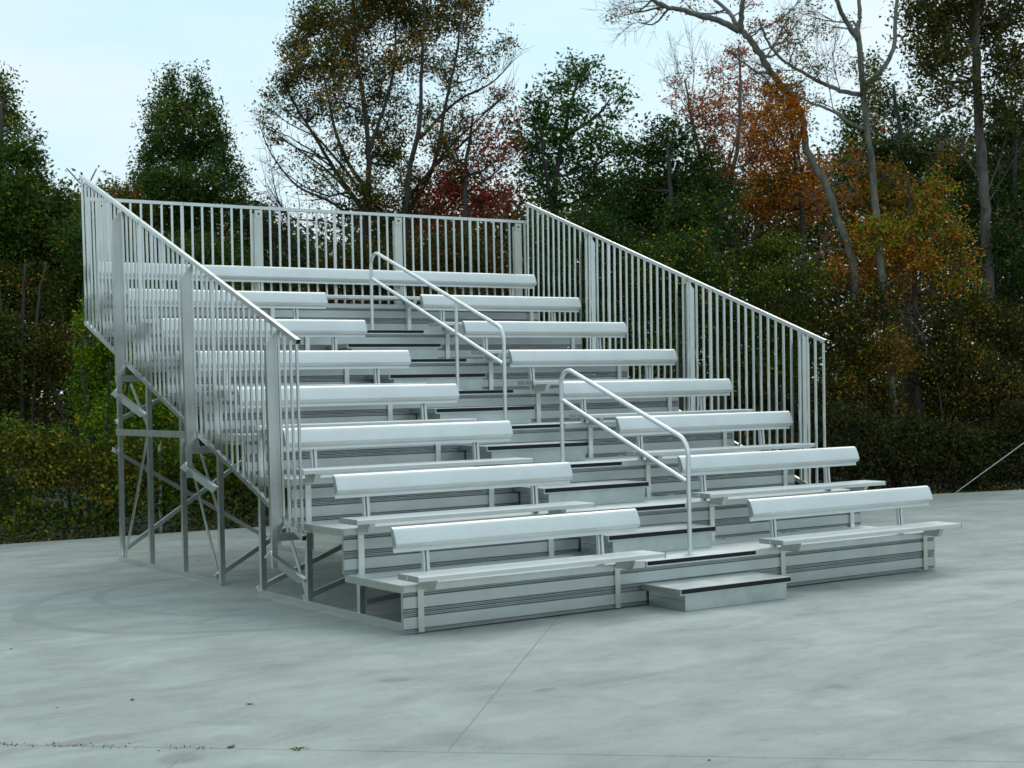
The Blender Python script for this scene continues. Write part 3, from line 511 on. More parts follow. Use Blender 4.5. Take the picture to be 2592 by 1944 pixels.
 dict(name='scarlet_maple', label='thin maple of sparse dusky red leaves and bare top twigs standing against the sky', cat='tree', bark='pale', pal='dusky', leaf=0.064, trunks=[([[13.81, 11.97, -0.12], [13.83, 11.95, 2.99], [13.76, 12.0, 5.21], [13.49, 12.18, 6.73], [13.36, 12.27, 7.71]], 0.09, 0.015),([[13.82, 11.96, 4.59], [14.16, 11.75, 6.27], [14.26, 11.69, 7.6], [14.25, 11.72, 8.32]], 0.06, 0.015)], bare=[([[13.49, 12.18, 6.73], [13.64, 12.73, 7.82], [13.89, 13.22, 8.49]], 0.012, 0.003),([[13.43, 12.22, 7.18], [13.32, 11.94, 7.82], [13.06, 11.75, 8.28]], 0.012, 0.003),([[13.5, 12.18, 6.91], [13.38, 12.7, 7.65], [13.43, 13.11, 7.87]], 0.012, 0.003),([[13.57, 12.12, 7.08], [13.87, 12.18, 7.74], [13.98, 12.36, 8.24]], 0.012, 0.003)], clumps=[(13.73, 12.91, 7.68, 0.24, 0.27, 156),(13.8, 12.64, 7.91, 0.18, 0.24, 93),(13.95, 13.39, 7.51, 0.19, 0.15, 90),(13.47, 12.14, 7.08, 0.4, 0.32, 561),(13.98, 11.96, 7.89, 0.4, 0.36, 393),(14.04, 11.43, 8.15, 0.32, 0.32, 242),(13.49, 11.43, 7.18, 0.39, 0.3, 534),(13.59, 11.76, 6.85, 0.44, 0.32, 919),(15.02, 12.53, 7.09, 0.51, 0.37, 1343),(15.0, 12.36, 7.7, 0.37, 0.33, 602),(13.45, 11.61, 6.38, 0.35, 0.35, 806),(14.79, 11.92, 6.34, 0.45, 0.41, 1822),(14.09, 12.08, 5.96, 0.54, 0.4, 1671)]),
 dict(name='orange_maple', label='bright orange maple behind the leaning pale trunk, its crown against the sky', cat='tree', bark='brown', pal='orange', leaf=0.064, trunks=[([[14.45, 10.33, -0.12], [14.48, 10.32, 2.92], [14.45, 10.34, 5.06], [14.3, 10.44, 6.78]], 0.1, 0.02)], bare=[], clumps=[(12.9, 9.45, 6.91, 0.31, 0.23, 766),(13.16, 9.15, 6.84, 0.24, 0.29, 772),(13.8, 10.7, 6.83, 0.29, 0.21, 592),(12.95, 9.17, 6.47, 0.4, 0.3, 1617),(13.99, 10.79, 6.47, 0.43, 0.22, 1062),(13.29, 9.3, 6.23, 0.24, 0.24, 653),(14.4, 10.75, 6.06, 0.43, 0.31, 1641),(13.68, 10.61, 5.57, 0.26, 0.26, 575),(14.0, 10.23, 5.45, 0.51, 0.34, 2278),(14.72, 10.23, 5.75, 0.34, 0.34, 1172),(14.34, 10.96, 5.22, 0.44, 0.3, 1423),(14.97, 10.62, 5.21, 0.52, 0.35, 2018),(13.96, 11.18, 5.22, 0.26, 0.21, 360)]),
 dict(name='orange_maple', label='wide orange and yellow-green maple low in front of the tall grey trunk at the right', cat='tree', bark='brown', pal='orangegreen', leaf=0.064, trunks=[([[15.39, 8.5, -0.12], [15.4, 8.5, 2.02], [15.39, 8.5, 3.67], [15.32, 8.55, 5.49]], 0.09, 0.02)], bare=[], clumps=[(14.16, 8.67, 5.84, 0.24, 0.29, 437),(15.71, 9.79, 5.76, 0.35, 0.31, 855),(15.87, 9.38, 5.46, 0.43, 0.34, 1166),(15.5, 9.83, 5.23, 0.47, 0.34, 1443),(15.6, 8.81, 5.04, 0.46, 0.33, 1363),(16.87, 9.02, 5.99, 0.26, 0.26, 475),(15.31, 7.72, 5.22, 0.32, 0.27, 700),(15.07, 7.84, 4.66, 0.48, 0.36, 1694),(14.32, 8.31, 4.43, 0.56, 0.36, 2153),(15.8, 7.95, 4.37, 0.37, 0.33, 1066),(15.1, 8.4, 3.98, 0.74, 0.41, 3463),(15.67, 7.86, 3.63, 0.49, 0.37, 1424),(15.09, 9.27, 3.8, 0.5, 0.38, 1516),(15.61, 7.5, 3.92, 0.24, 0.24, 360),(14.73, 9.58, 4.49, 0.34, 0.34, 801),(13.88, 9.0, 3.75, 0.41, 0.33, 934),(15.84, 9.07, 3.3, 0.68, 0.34, 1626)]),
 dict(name='sycamore_tree', label='pale-barked sycamore leaning left, its bare limb reaching over the sky near the top', cat='tree', bark='pale', pal='sparse_red', leaf=0.058, trunks=[([[14.17, 8.84, -0.12], [14.2, 8.82, 2.36], [14.21, 8.81, 3.66], [14.15, 8.85, 4.15], [13.95, 8.99, 4.77], [13.83, 9.07, 5.3], [13.61, 9.22, 5.75], [13.51, 9.28, 6.2], [13.49, 9.29, 6.53], [13.28, 9.44, 6.94], [13.03, 9.6, 7.35], [12.88, 9.7, 7.68], [12.7, 9.82, 7.97], [12.55, 9.92, 8.12]], 0.075, 0.055),([[12.6, 9.89, 8.05], [12.22, 9.97, 8.2], [11.86, 10.04, 8.25], [11.53, 10.08, 8.32], [11.21, 10.13, 8.34], [10.92, 10.15, 8.42], [10.7, 10.12, 8.56]], 0.06, 0.03),([[12.62, 9.88, 8.05], [12.53, 9.73, 8.38], [12.45, 9.58, 8.74]], 0.06, 0.035),([[12.57, 9.91, 8.12], [12.63, 10.18, 8.45], [12.61, 10.51, 8.73], [12.68, 10.78, 9.01]], 0.045, 0.025)], bare=[([[11.58, 10.57, 8.48], [11.39, 10.73, 8.53], [11.14, 10.94, 8.48], [10.85, 11.17, 8.35]], 0.014, 0.003),([[11.48, 10.64, 8.53], [11.46, 10.95, 8.31], [11.38, 11.31, 8.34], [11.32, 11.64, 8.24]], 0.01, 0.003),([[11.34, 10.73, 8.6], [11.19, 11.06, 8.63], [10.96, 11.44, 8.55]], 0.01, 0.003),([[12.7, 9.82, 7.97], [13.09, 9.67, 8.15], [13.43, 9.55, 8.37], [13.77, 9.43, 8.71]], 0.016, 0.005),([[12.88, 9.7, 7.68], [12.96, 9.2, 7.75], [12.9, 8.8, 7.98]], 0.014, 0.004),([[13.03, 9.6, 7.35], [12.81, 9.86, 7.54], [12.66, 10.06, 7.49]], 0.012, 0.003),([[13.28, 9.44, 6.94], [13.15, 8.85, 7.07], [12.96, 8.32, 7.34]], 0.014, 0.004),([[14.15, 8.85, 4.15], [14.05, 9.21, 4.18], [13.88, 9.62, 4.0], [13.66, 10.05, 3.66]], 0.014, 0.004),([[13.83, 9.07, 5.3], [14.05, 9.58, 5.21], [14.02, 10.26, 5.12]], 0.01, 0.003),([[13.92, 9.01, 4.85], [14.44, 9.17, 5.1], [14.9, 9.37, 5.57]], 0.012, 0.003)], clumps=[(10.37, 10.55, 8.18, 0.13, 0.11, 56),(10.91, 10.97, 8.5, 0.16, 0.1, 53),(11.01, 10.84, 8.28, 0.08, 0.06, 28),(11.06, 10.26, 8.32, 0.24, 0.11, 43),(12.21, 10.87, 8.72, 0.33, 0.17, 89),(12.88, 10.89, 8.68, 0.25, 0.17, 68),(12.89, 9.58, 8.15, 0.49, 0.32, 297),(13.54, 10.62, 8.79, 0.34, 0.2, 139),(13.92, 10.19, 8.06, 0.42, 0.25, 201),(12.13, 9.59, 7.58, 0.19, 0.16, 123),(13.51, 10.38, 7.47, 0.34, 0.22, 297),(14.13, 10.28, 8.53, 0.34, 0.25, 139)]),
 dict(name='sycamore_tree', label='straight grey-barked tree right of the leaning sycamore, bare limbs forking left into the sky', cat='tree', bark='pale', pal='sparse_olive', leaf=0.058, trunks=[([[14.51, 8.25, -0.12], [14.5, 8.26, 1.21], [14.46, 8.29, 2.34], [14.39, 8.33, 3.47], [14.35, 8.36, 4.12], [14.31, 8.38, 4.76], [14.28, 8.4, 5.41], [14.22, 8.44, 6.13], [14.16, 8.48, 6.94], [14.13, 8.5, 7.58], [14.09, 8.53, 7.99]], 0.08, 0.048),([[14.11, 8.52, 7.78], [13.82, 8.49, 8.03], [13.59, 8.43, 8.22], [13.36, 8.36, 8.5]], 0.05, 0.035),([[14.1, 8.53, 7.94], [14.19, 8.54, 8.24], [14.23, 8.6, 8.66]], 0.05, 0.03),([[14.19, 8.47, 6.98], [14.49, 8.34, 7.26], [14.71, 8.27, 7.64], [14.8, 8.28, 8.18], [14.88, 8.3, 8.68]], 0.05, 0.03),([[14.13, 8.5, 6.82], [13.86, 8.73, 6.91], [13.61, 8.93, 7.06], [13.31, 9.17, 7.29], [13.1, 9.35, 7.49], [12.93, 9.51, 7.81], [12.82, 9.62, 8.23]], 0.045, 0.018),([[14.2, 8.46, 6.21], [13.79, 8.51, 6.33], [13.46, 8.52, 6.48], [12.94, 8.65, 6.65], [12.55, 8.69, 6.82]], 0.04, 0.012)], bare=[([[13.57, 8.88, 7.05], [13.48, 9.17, 7.56], [13.49, 9.4, 8.1]], 0.012, 0.003),([[13.24, 9.1, 7.27], [13.05, 9.42, 7.32], [12.89, 9.71, 7.44]], 0.012, 0.003),([[13.33, 9.04, 6.76], [13.47, 9.42, 6.55], [13.54, 9.84, 6.46]], 0.01, 0.003),([[13.73, 8.77, 6.55], [13.93, 9.07, 7.1], [14.14, 9.37, 7.67]], 0.01, 0.003),([[13.83, 8.7, 6.91], [13.59, 8.62, 7.39], [13.51, 8.42, 7.89]], 0.01, 0.003),([[14.28, 8.4, 5.41], [14.11, 8.73, 5.68], [13.96, 9.04, 5.3], [13.95, 9.26, 5.0]], 0.01, 0.003),([[14.39, 8.33, 3.47], [15.09, 8.39, 3.73], [15.84, 8.42, 3.51]], 0.012, 0.003),([[14.46, 8.28, 2.66], [14.55, 8.79, 2.93], [14.69, 9.26, 2.54]], 0.012, 0.003),([[14.5, 8.26, 2.82], [14.45, 7.8, 2.88], [14.36, 7.38, 2.47]], 0.012, 0.003)], clumps=[(12.76, 8.66, 7.47, 0.47, 0.28, 394),(13.95, 9.3, 7.39, 0.41, 0.21, 236),(12.82, 9.05, 7.95, 0.32, 0.24, 204),(14.04, 9.04, 8.09, 0.41, 0.25, 188),(14.16, 9.83, 8.52, 0.42, 0.25, 227),(13.1, 9.25, 7.05, 0.4, 0.24, 262),(14.12, 8.27, 6.98, 0.19, 0.48, 617),(14.47, 8.51, 6.32, 0.24, 0.41, 662),(13.95, 9.32, 6.82, 0.33, 0.2, 122),(13.13, 8.59, 7.89, 0.11, 0.11, 115),(14.01, 8.64, 7.51, 0.24, 0.32, 125)]),
 dict(name='pine_tree', label='tall straight pine with a thick brown-grey trunk near the right edge', cat='tree', bark='pine', pal='pine', leaf=0.099, trunks=[([[17.75, 8.73, -0.12], [17.74, 8.74, 2.34], [17.71, 8.76, 4.44], [17.66, 8.79, 5.83], [17.61, 8.82, 7.23], [17.6, 8.83, 8.45], [17.61, 8.82, 10.37]], 0.115, 0.075)], bare=[([[17.66, 8.79, 7.32], [17.27, 8.78, 7.19], [16.88, 8.79, 6.9], [16.27, 8.93, 6.62], [15.71, 9.04, 6.25]], 0.03, 0.006),([[17.65, 8.8, 6.97], [18.05, 8.76, 7.52], [18.33, 8.81, 8.18]], 0.02, 0.004),([[17.72, 8.75, 5.31], [18.3, 8.84, 6.15], [18.83, 8.96, 7.1]], 0.016, 0.004),([[17.73, 8.74, 5.14], [17.88, 8.47, 5.63], [17.98, 8.22, 6.04]], 0.016, 0.004),([[17.7, 8.77, 5.48], [17.23, 8.89, 6.08], [16.98, 8.88, 6.58]], 0.016, 0.004),([[17.71, 8.76, 4.44], [18.03, 8.6, 4.78], [18.57, 8.29, 4.6]], 0.014, 0.004),([[17.68, 8.78, 6.01], [16.94, 8.86, 6.31], [16.38, 8.82, 6.01]], 0.014, 0.004)], clumps=[(16.45, 9.3, 8.77, 0.43, 0.31, 744),(16.84, 9.26, 8.37, 0.52, 0.35, 1132),(17.44, 9.21, 8.86, 0.62, 0.44, 1871),(16.68, 8.7, 7.81, 0.51, 0.34, 967),(18.49, 9.3, 8.65, 0.54, 0.54, 1813),(18.62, 8.75, 8.82, 0.35, 0.44, 762),(18.01, 8.4, 7.8, 0.39, 0.52, 1267),(17.12, 8.4, 9.33, 1.28, 0.6, 4757),(17.52, 9.98, 7.87, 0.45, 0.32, 504),(16.83, 8.74, 7.23, 0.51, 0.34, 731),(17.61, 8.22, 6.95, 0.39, 0.43, 914),(16.31, 9.09, 7.93, 0.34, 0.26, 365)]),
 dict(name='cedar_tree', label='dark evergreen mass between the grey trunk and the pine', cat='tree', bark='brown', pal='holly', leaf=0.087, trunks=[([[18.3, 11.37, -0.12], [18.37, 11.33, 2.99], [18.38, 11.32, 5.84], [18.22, 11.43, 7.93]], 0.16, 0.03)], bare=[], clumps=[(17.4, 11.23, 8.1, 0.22, 0.33, 356),(18.99, 12.39, 7.78, 0.49, 0.43, 1150),(17.42, 11.72, 7.06, 0.38, 0.43, 976),(17.32, 11.89, 6.51, 0.38, 0.38, 853),(19.27, 12.0, 7.45, 0.59, 0.45, 952),(18.48, 11.96, 6.6, 0.68, 0.48, 2539),(18.36, 10.87, 6.34, 0.66, 0.56, 2423),(17.68, 11.99, 5.88, 0.57, 0.48, 1957),(20.09, 11.59, 7.15, 0.49, 0.49, 724),(19.32, 10.74, 6.01, 0.57, 0.57, 2328),(19.02, 11.84, 5.45, 0.97, 0.58, 4749)]),
 dict(name='cedar_tree', label='shadowy evergreen behind the pine at the right border', cat='tree', bark='brown', pal='holly', leaf=0.087, trunks=[([[18.46, 8.86, -0.12], [18.52, 8.82, 2.88], [18.61, 8.75, 6.42]], 0.16, 0.03)], bare=[], clumps=[(18.43, 8.53, 7.52, 0.26, 0.44, 553),(18.7, 9.19, 6.59, 0.45, 0.45, 1088),(19.2, 8.93, 6.67, 0.45, 0.63, 1870),(18.93, 9.17, 5.79, 0.54, 0.54, 2281),(18.25, 9.42, 5.24, 0.54, 0.45, 1590),(18.79, 8.66, 5.0, 0.53, 0.62, 2373),(18.05, 8.74, 4.36, 0.79, 0.53, 3477),(18.83, 8.83, 3.59, 0.71, 0.62, 3467)]),
 dict(name='young_tree', label='low round tree with a yellow-brown top peeking above the left end of the back guardrail', cat='tree', bark='brown', pal='olivebrown', leaf=0.064, trunks=[([[3.68, 16.94, -0.12], [3.74, 16.9, 3.16], [3.77, 16.87, 5.01]], 0.08, 0.03)], bare=[], clumps=[(3.73, 17.21, 5.64, 0.24, 0.15, 361),(3.88, 16.67, 5.54, 0.22, 0.17, 363),(3.76, 16.81, 5.34, 0.42, 0.25, 1284),(3.6, 17.13, 5.12, 0.38, 0.34, 1560),(4.1, 16.95, 5.12, 0.38, 0.34, 1576),(3.43, 17.52, 5.41, 0.26, 0.26, 721),(3.67, 16.76, 4.5, 0.67, 0.5, 4454)]),
 dict(name='young_tree', label='small dark tree seen through the back guardrail below the bare branches', cat='tree', bark='brown', pal='dark2', leaf=0.064, trunks=[([[6.86, 17.21, -0.12], [6.93, 17.17, 3.2], [6.96, 17.15, 4.82]], 0.08, 0.03)], bare=[], clumps=[(6.64, 17.07, 5.43, 0.32, 0.2, 560),(6.85, 17.96, 5.35, 0.37, 0.28, 1124),(7.06, 17.56, 5.05, 0.46, 0.31, 1570),(7.33, 17.51, 4.87, 0.28, 0.24, 580),(7.8, 17.65, 4.81, 0.26, 0.22, 513),(7.91, 17.48, 4.52, 0.37, 0.32, 1162),(6.86, 18.03, 4.71, 0.55, 0.46, 3106),(7.35, 17.59, 4.23, 0.64, 0.46, 3929)]),
 dict(name='shrub', label='dark leafy bush under the oak at the far left, above the vine-covered fence', cat='bush', bark='brown', pal='under', leaf=0.058, trunks=[([[0.68, 13.05, -0.12], [0.63, 13.08, 3.03], [0.54, 13.14, 3.86]], 0.035, 0.012),([[0.81, 12.96, -0.12], [0.86, 12.81, 3.02], [0.87, 12.69, 3.84]], 0.035, 0.012),([[0.9, 12.9, -0.12], [1.1, 12.92, 3.03], [1.27, 12.96, 3.87]], 0.035, 0.012)], bare=[], clumps=[(0.81, 13.8, 3.57, 0.64, 0.5, 4950),(1.27, 13.44, 3.41, 0.5, 0.5, 3834),(0.83, 13.21, 2.55, 0.77, 0.56, 6634),(0.37, 13.0, 2.82, 0.48, 0.62, 4572),(1.36, 13.11, 2.55, 0.42, 0.56, 3684),(0.82, 13.47, 1.86, 0.78, 0.49, 5914)]),
 dict(name='shrub', label='tall dark bush standing right beside the back left corner of the bleacher', cat='bush', bark='brown', pal='dark', leaf=0.058, trunks=[([[1.71, 13.44, -0.12], [1.65, 13.48, 2.99], [1.56, 13.54, 3.85]], 0.035, 0.012),([[1.84, 13.35, -0.12], [1.98, 13.5, 2.99], [2.08, 13.67, 3.88]], 0.035, 0.012),([[1.94, 13.29, -0.12], [2.07, 13.07, 2.97], [2.17, 12.87, 3.82]], 0.035, 0.012)], bare=[], clumps=[(2.0, 14.33, 4.75, 0.34, 0.34, 1745),(1.87, 13.24, 4.27, 0.43, 0.43, 2858),(1.89, 14.51, 4.01, 0.45, 0.45, 3125),(2.21, 13.88, 3.75, 0.44, 0.44, 3036),(2.04, 14.3, 3.4, 0.6, 0.45, 4136)]),
 dict(name='vine_mound', label='mound of bright green vines draped behind the back left legs of the bleacher', cat='vines', bark='brown', pal='vine', leaf=0.058, trunks=[([[1.52, 11.64, -0.12], [1.44, 11.69, 1.56], [1.36, 11.75, 2.37]], 0.035, 0.012),([[1.64, 11.56, -0.12], [1.57, 11.2, 1.56], [1.5, 10.84, 2.34]], 0.035, 0.012),([[1.73, 11.5, -0.12], [1.74, 11.05, 1.56], [1.74, 10.61, 2.34]], 0.035, 0.012)], bare=[], clumps=[(1.47, 11.55, 2.96, 0.23, 0.27, 935),(1.88, 11.97, 2.78, 0.34, 0.34, 1810),(1.8, 12.28, 2.38, 0.41, 0.41, 2658),(2.21, 12.25, 2.24, 0.49, 0.42, 3158),(1.74, 12.35, 1.83, 0.38, 0.42, 2442),(2.13, 11.65, 1.68, 0.54, 0.41, 3437),(1.77, 11.64, 1.49, 0.54, 0.34, 2813),(2.52, 11.76, 1.53, 0.48, 0.34, 2576)]),
 dict(name='shrub', label='dark shrub with brown leaves behind the back guardrail, below the pyramidal tree', cat='bush', bark='brown', pal='dark2', leaf=0.058, trunks=[([[3.82, 14.43, -0.12], [3.75, 14.48, 2.27], [3.65, 14.55, 3.21]], 0.035, 0.012),([[3.97, 14.34, -0.12], [4.02, 14.25, 2.26], [4.05, 14.19, 3.19]], 0.035, 0.012),([[4.07, 14.27, -0.12], [4.09, 13.78, 2.25], [4.08, 13.3, 3.15]], 0.035, 0.012)], bare=[], clumps=[(3.87, 15.44, 4.22, 0.56, 0.48, 4224),(4.17, 14.27, 4.14, 0.63, 0.47, 4538),(4.68, 13.9, 4.04, 0.47, 0.39, 2831),(3.8, 14.2, 3.35, 0.77, 0.54, 6481),(4.48, 13.88, 3.18, 0.7, 0.54, 5885),(4.43, 15.02, 2.43, 0.89, 0.64, 8827)]),
 dict(name='shrub', label='brown and green thicket seen through the middle of the back guardrail', cat='bush', bark='brown', pal='thicket', leaf=0.058, trunks=[([[5.93, 12.42, -0.12], [5.86, 12.47, 2.2], [5.76, 12.54, 3.12]], 0.035, 0.012),([[6.07, 12.33, -0.12], [6.13, 12.27, 2.2], [6.16, 12.23, 3.11]], 0.035, 0.012),([[6.17, 12.26, -0.12], [6.2, 11.9, 2.19], [6.21, 11.55, 3.08]], 0.035, 0.012)], bare=[], clumps=[(5.77, 12.63, 3.74, 0.54, 0.35, 2868),(6.29, 12.31, 3.96, 0.61, 0.46, 4378),(6.16, 12.92, 3.15, 0.7, 0.55, 5946),(6.8, 12.13, 3.58, 0.54, 0.46, 3874),(5.7, 13.59, 3.1, 0.63, 0.47, 4639),(6.31, 12.07, 2.65, 0.76, 0.53, 6292)]),
 dict(name='shrub', label='dark thicket with red flecks behind the right half of the back guardrail', cat='bush', bark='brown', pal='thicketred', leaf=0.058, trunks=[([[7.12, 11.15, -0.12], [7.05, 11.19, 2.16], [6.95, 11.26, 3.07]], 0.035, 0.012),([[7.26, 11.05, -0.12], [7.14, 10.71, 2.15], [7.0, 10.39, 3.02]], 0.035, 0.012),([[7.36, 10.99, -0.12], [7.75, 11.24, 2.16], [8.13, 11.51, 3.09]], 0.035, 0.012)], bare=[], clumps=[(7.01, 11.26, 3.97, 0.53, 0.45, 3690),(7.44, 10.95, 4.11, 0.45, 0.38, 2629),(8.0, 11.0, 3.83, 0.53, 0.38, 3159),(7.06, 10.94, 3.28, 0.67, 0.45, 4653),(8.13, 11.08, 3.07, 0.69, 0.46, 4924),(7.43, 11.0, 2.46, 0.75, 0.53, 6154)]),
 dict(name='shrub', label='broad dark green shrub below the magnolia behind the right guardrail', cat='bush', bark='brown', pal='holly', leaf=0.058, trunks=[([[8.98, 10.38, -0.12], [8.91, 10.43, 2.13], [8.81, 10.5, 3.05]], 0.035, 0.012),([[9.12, 10.29, -0.12], [9.17, 10.22, 2.12], [9.19, 10.17, 3.03]], 0.035, 0.012),([[9.22, 10.22, -0.12], [9.6, 10.38, 2.12], [9.95, 10.56, 3.06]], 0.035, 0.012)], bare=[], clumps=[(9.25, 11.15, 4.43, 0.55, 0.36, 3031),(9.68, 10.68, 4.48, 0.63, 0.39, 3804),(10.11, 10.35, 4.15, 0.63, 0.43, 4174),(9.05, 10.49, 3.74, 0.69, 0.46, 4935),(9.96, 10.57, 3.38, 0.71, 0.47, 5160),(9.1, 11.39, 3.57, 0.48, 0.48, 3495),(9.24, 10.4, 2.74, 0.77, 0.54, 6415)]),
 dict(name='shrub', label='dark shrub dotted with yellow leaves behind the top of the right guardrail', cat='bush', bark='brown', pal='yellowdot', leaf=0.058, trunks=[([[10.32, 9.73, -0.12], [10.23, 9.79, 1.71], [10.13, 9.85, 2.64]], 0.035, 0.012),([[10.46, 9.64, -0.12], [10.77, 9.9, 1.7], [11.06, 10.18, 2.65]], 0.035, 0.012),([[10.56, 9.57, -0.12], [10.52, 9.22, 1.7], [10.46, 8.89, 2.6]], 0.035, 0.012)], bare=[], clumps=[(10.22, 9.63, 3.94, 0.54, 0.38, 3182),(11.13, 9.75, 4.13, 0.55, 0.39, 3338),(11.21, 9.26, 3.62, 0.54, 0.43, 3567),(10.89, 10.1, 3.28, 0.71, 0.47, 5214),(11.68, 9.95, 2.89, 0.72, 0.48, 5340),(10.45, 9.96, 2.49, 0.7, 0.47, 5070)]),
 dict(name='shrub', label='yellow-green bush with bare grey twigs above the lower right guardrail', cat='bush', bark='brown', pal='yellowgreen', leaf=0.058, trunks=[([[12.34, 9.1, -0.12], [12.25, 9.16, 1.67], [12.15, 9.23, 2.62]], 0.035, 0.012),([[12.48, 9.01, -0.12], [12.66, 9.09, 1.66], [12.83, 9.19, 2.62]], 0.035, 0.012),([[12.59, 8.93, -0.12], [12.96, 9.05, 1.65], [13.33, 9.16, 2.62]], 0.035, 0.012)], bare=[], clumps=[(12.6, 9.63, 4.01, 0.4, 0.32, 2015),(12.91, 9.25, 4.15, 0.4, 0.32, 1993),(12.27, 8.94, 3.55, 0.55, 0.31, 2662),(12.75, 8.55, 3.61, 0.47, 0.35, 2555),(12.35, 9.5, 3.03, 0.64, 0.4, 3955),(13.23, 9.28, 2.95, 0.65, 0.4, 4050),(12.42, 9.84, 2.24, 0.65, 0.49, 4865),(12.88, 9.28, 2.14, 0.64, 0.48, 4788)]),
 dict(name='shrub', label='rusty bush with hanging yellow vine beside the right front end of the bleacher', cat='bush', bark='brown', pal='rustbush', leaf=0.058, trunks=[([[13.37, 8.17, -0.12], [13.27, 8.24, 0.86], [13.17, 8.3, 1.8]], 0.035, 0.012),([[13.51, 8.07, -0.12], [13.6, 8.08, 0.85], [13.68, 8.09, 1.79]], 0.035, 0.012),([[13.62, 8.0, -0.12], [14.06, 8.18, 0.83], [14.5, 8.35, 1.78]], 0.035, 0.012)], bare=[], clumps=[(13.58, 8.41, 2.83, 0.4, 0.4, 2430),(14.07, 8.23, 3.14, 0.4, 0.4, 2453),(13.83, 8.45, 2.19, 0.56, 0.48, 4138),(13.92, 7.8, 2.33, 0.47, 0.47, 3413),(13.13, 8.33, 1.64, 0.55, 0.47, 3983),(14.16, 8.47, 1.46, 0.64, 0.48, 4801)]),
 dict(name='shrub', label='brown-green bush under the pine near the right edge', cat='bush', bark='brown', pal='rustbush', leaf=0.058, trunks=[([[15.6, 7.88, -0.12], [15.5, 7.95, 0.78], [15.39, 8.02, 1.76]], 0.035, 0.012),([[15.75, 7.78, -0.12], [15.94, 7.88, 0.77], [16.14, 7.97, 1.75]], 0.035, 0.012),([[15.86, 7.71, -0.12], [16.05, 7.64, 0.77], [16.24, 7.57, 1.74]], 0.035, 0.012)], bare=[], clumps=[(15.77, 8.17, 2.83, 0.49, 0.41, 3149),(16.61, 8.14, 3.0, 0.5, 0.5, 3904),(16.21, 8.14, 2.16, 0.66, 0.5, 5122),(15.57, 8.44, 2.09, 0.5, 0.5, 3812),(16.02, 8.42, 1.42, 0.75, 0.5, 5817),(16.36, 7.77, 1.58, 0.66, 0.58, 5880)]),
 dict(name='shrub', label='dark bush in deep shade at the right border, above the vine-covered fence', cat='bush', bark='brown', pal='thicket', leaf=0.058, trunks=[([[16.51, 7.51, -0.12], [16.41, 7.58, 1.16], [16.31, 7.65, 2.15]], 0.035, 0.012),([[16.66, 7.41, -0.12], [16.9, 7.53, 1.15], [17.14, 7.65, 2.14]], 0.035, 0.012),([[16.77, 7.34, -0.12], [16.93, 7.24, 1.15], [17.09, 7.14, 2.13]], 0.035, 0.012)], bare=[], clumps=[(17.19, 8.0, 2.66, 0.51, 0.51, 3964),(17.56, 7.78, 2.31, 0.51, 0.68, 5294),(16.85, 7.66, 1.57, 0.58, 0.58, 5212),(16.76, 7.1, 1.4, 0.57, 0.57, 5015)]),
]
BELT = [(-0.3996, 7.03), (-0.3384, 6.87), (-0.2925, 6.6), (-0.2466, 6.56), (-0.1793, 6.51), (-0.167, 5.57), (-0.1426, 5.43), (-0.1242, 5.54), (-0.1059, 5.99), (-0.063, 6.19), (-0.0018, 6.6), (0.0288, 6.46), (0.0685, 6.89), (0.1052, 6.87), (0.1511, 6.94), (0.2123, 7.01), (0.2276, 7.58), (0.2735, 7.78), (0.3384, 8.31), (0.4112, 8.25)]
LITTER = [(-2.479, -2.535, 0.4, 1.3, 'largest dry brown leaf, lying in the front slab joint'), (-2.46, -1.001, 1.2, 0.9, 'dry leaf with a curled stem on the slab, left of the front joint leaf'), (-2.896, -0.935, 2.0, 0.5, 'tiny dark leaf fragment near the lower left corner of the slab'), (-2.521, 1.401, 0.2, 0.8, 'dry leaf on the concrete at the left edge of the photo'), (-1.952, -1.583, 2.6, 1.0, 'dry leaf on a dark stain left of the diagonal slab joint'), (0.802, 6.033, 0.9, 1.0, 'dark leaf on the concrete in the shade behind the bleacher legs'), (-0.728, -4.287, 0.7, 0.6, 'tiny leaf beside the front slab joint at the lower middle right')]

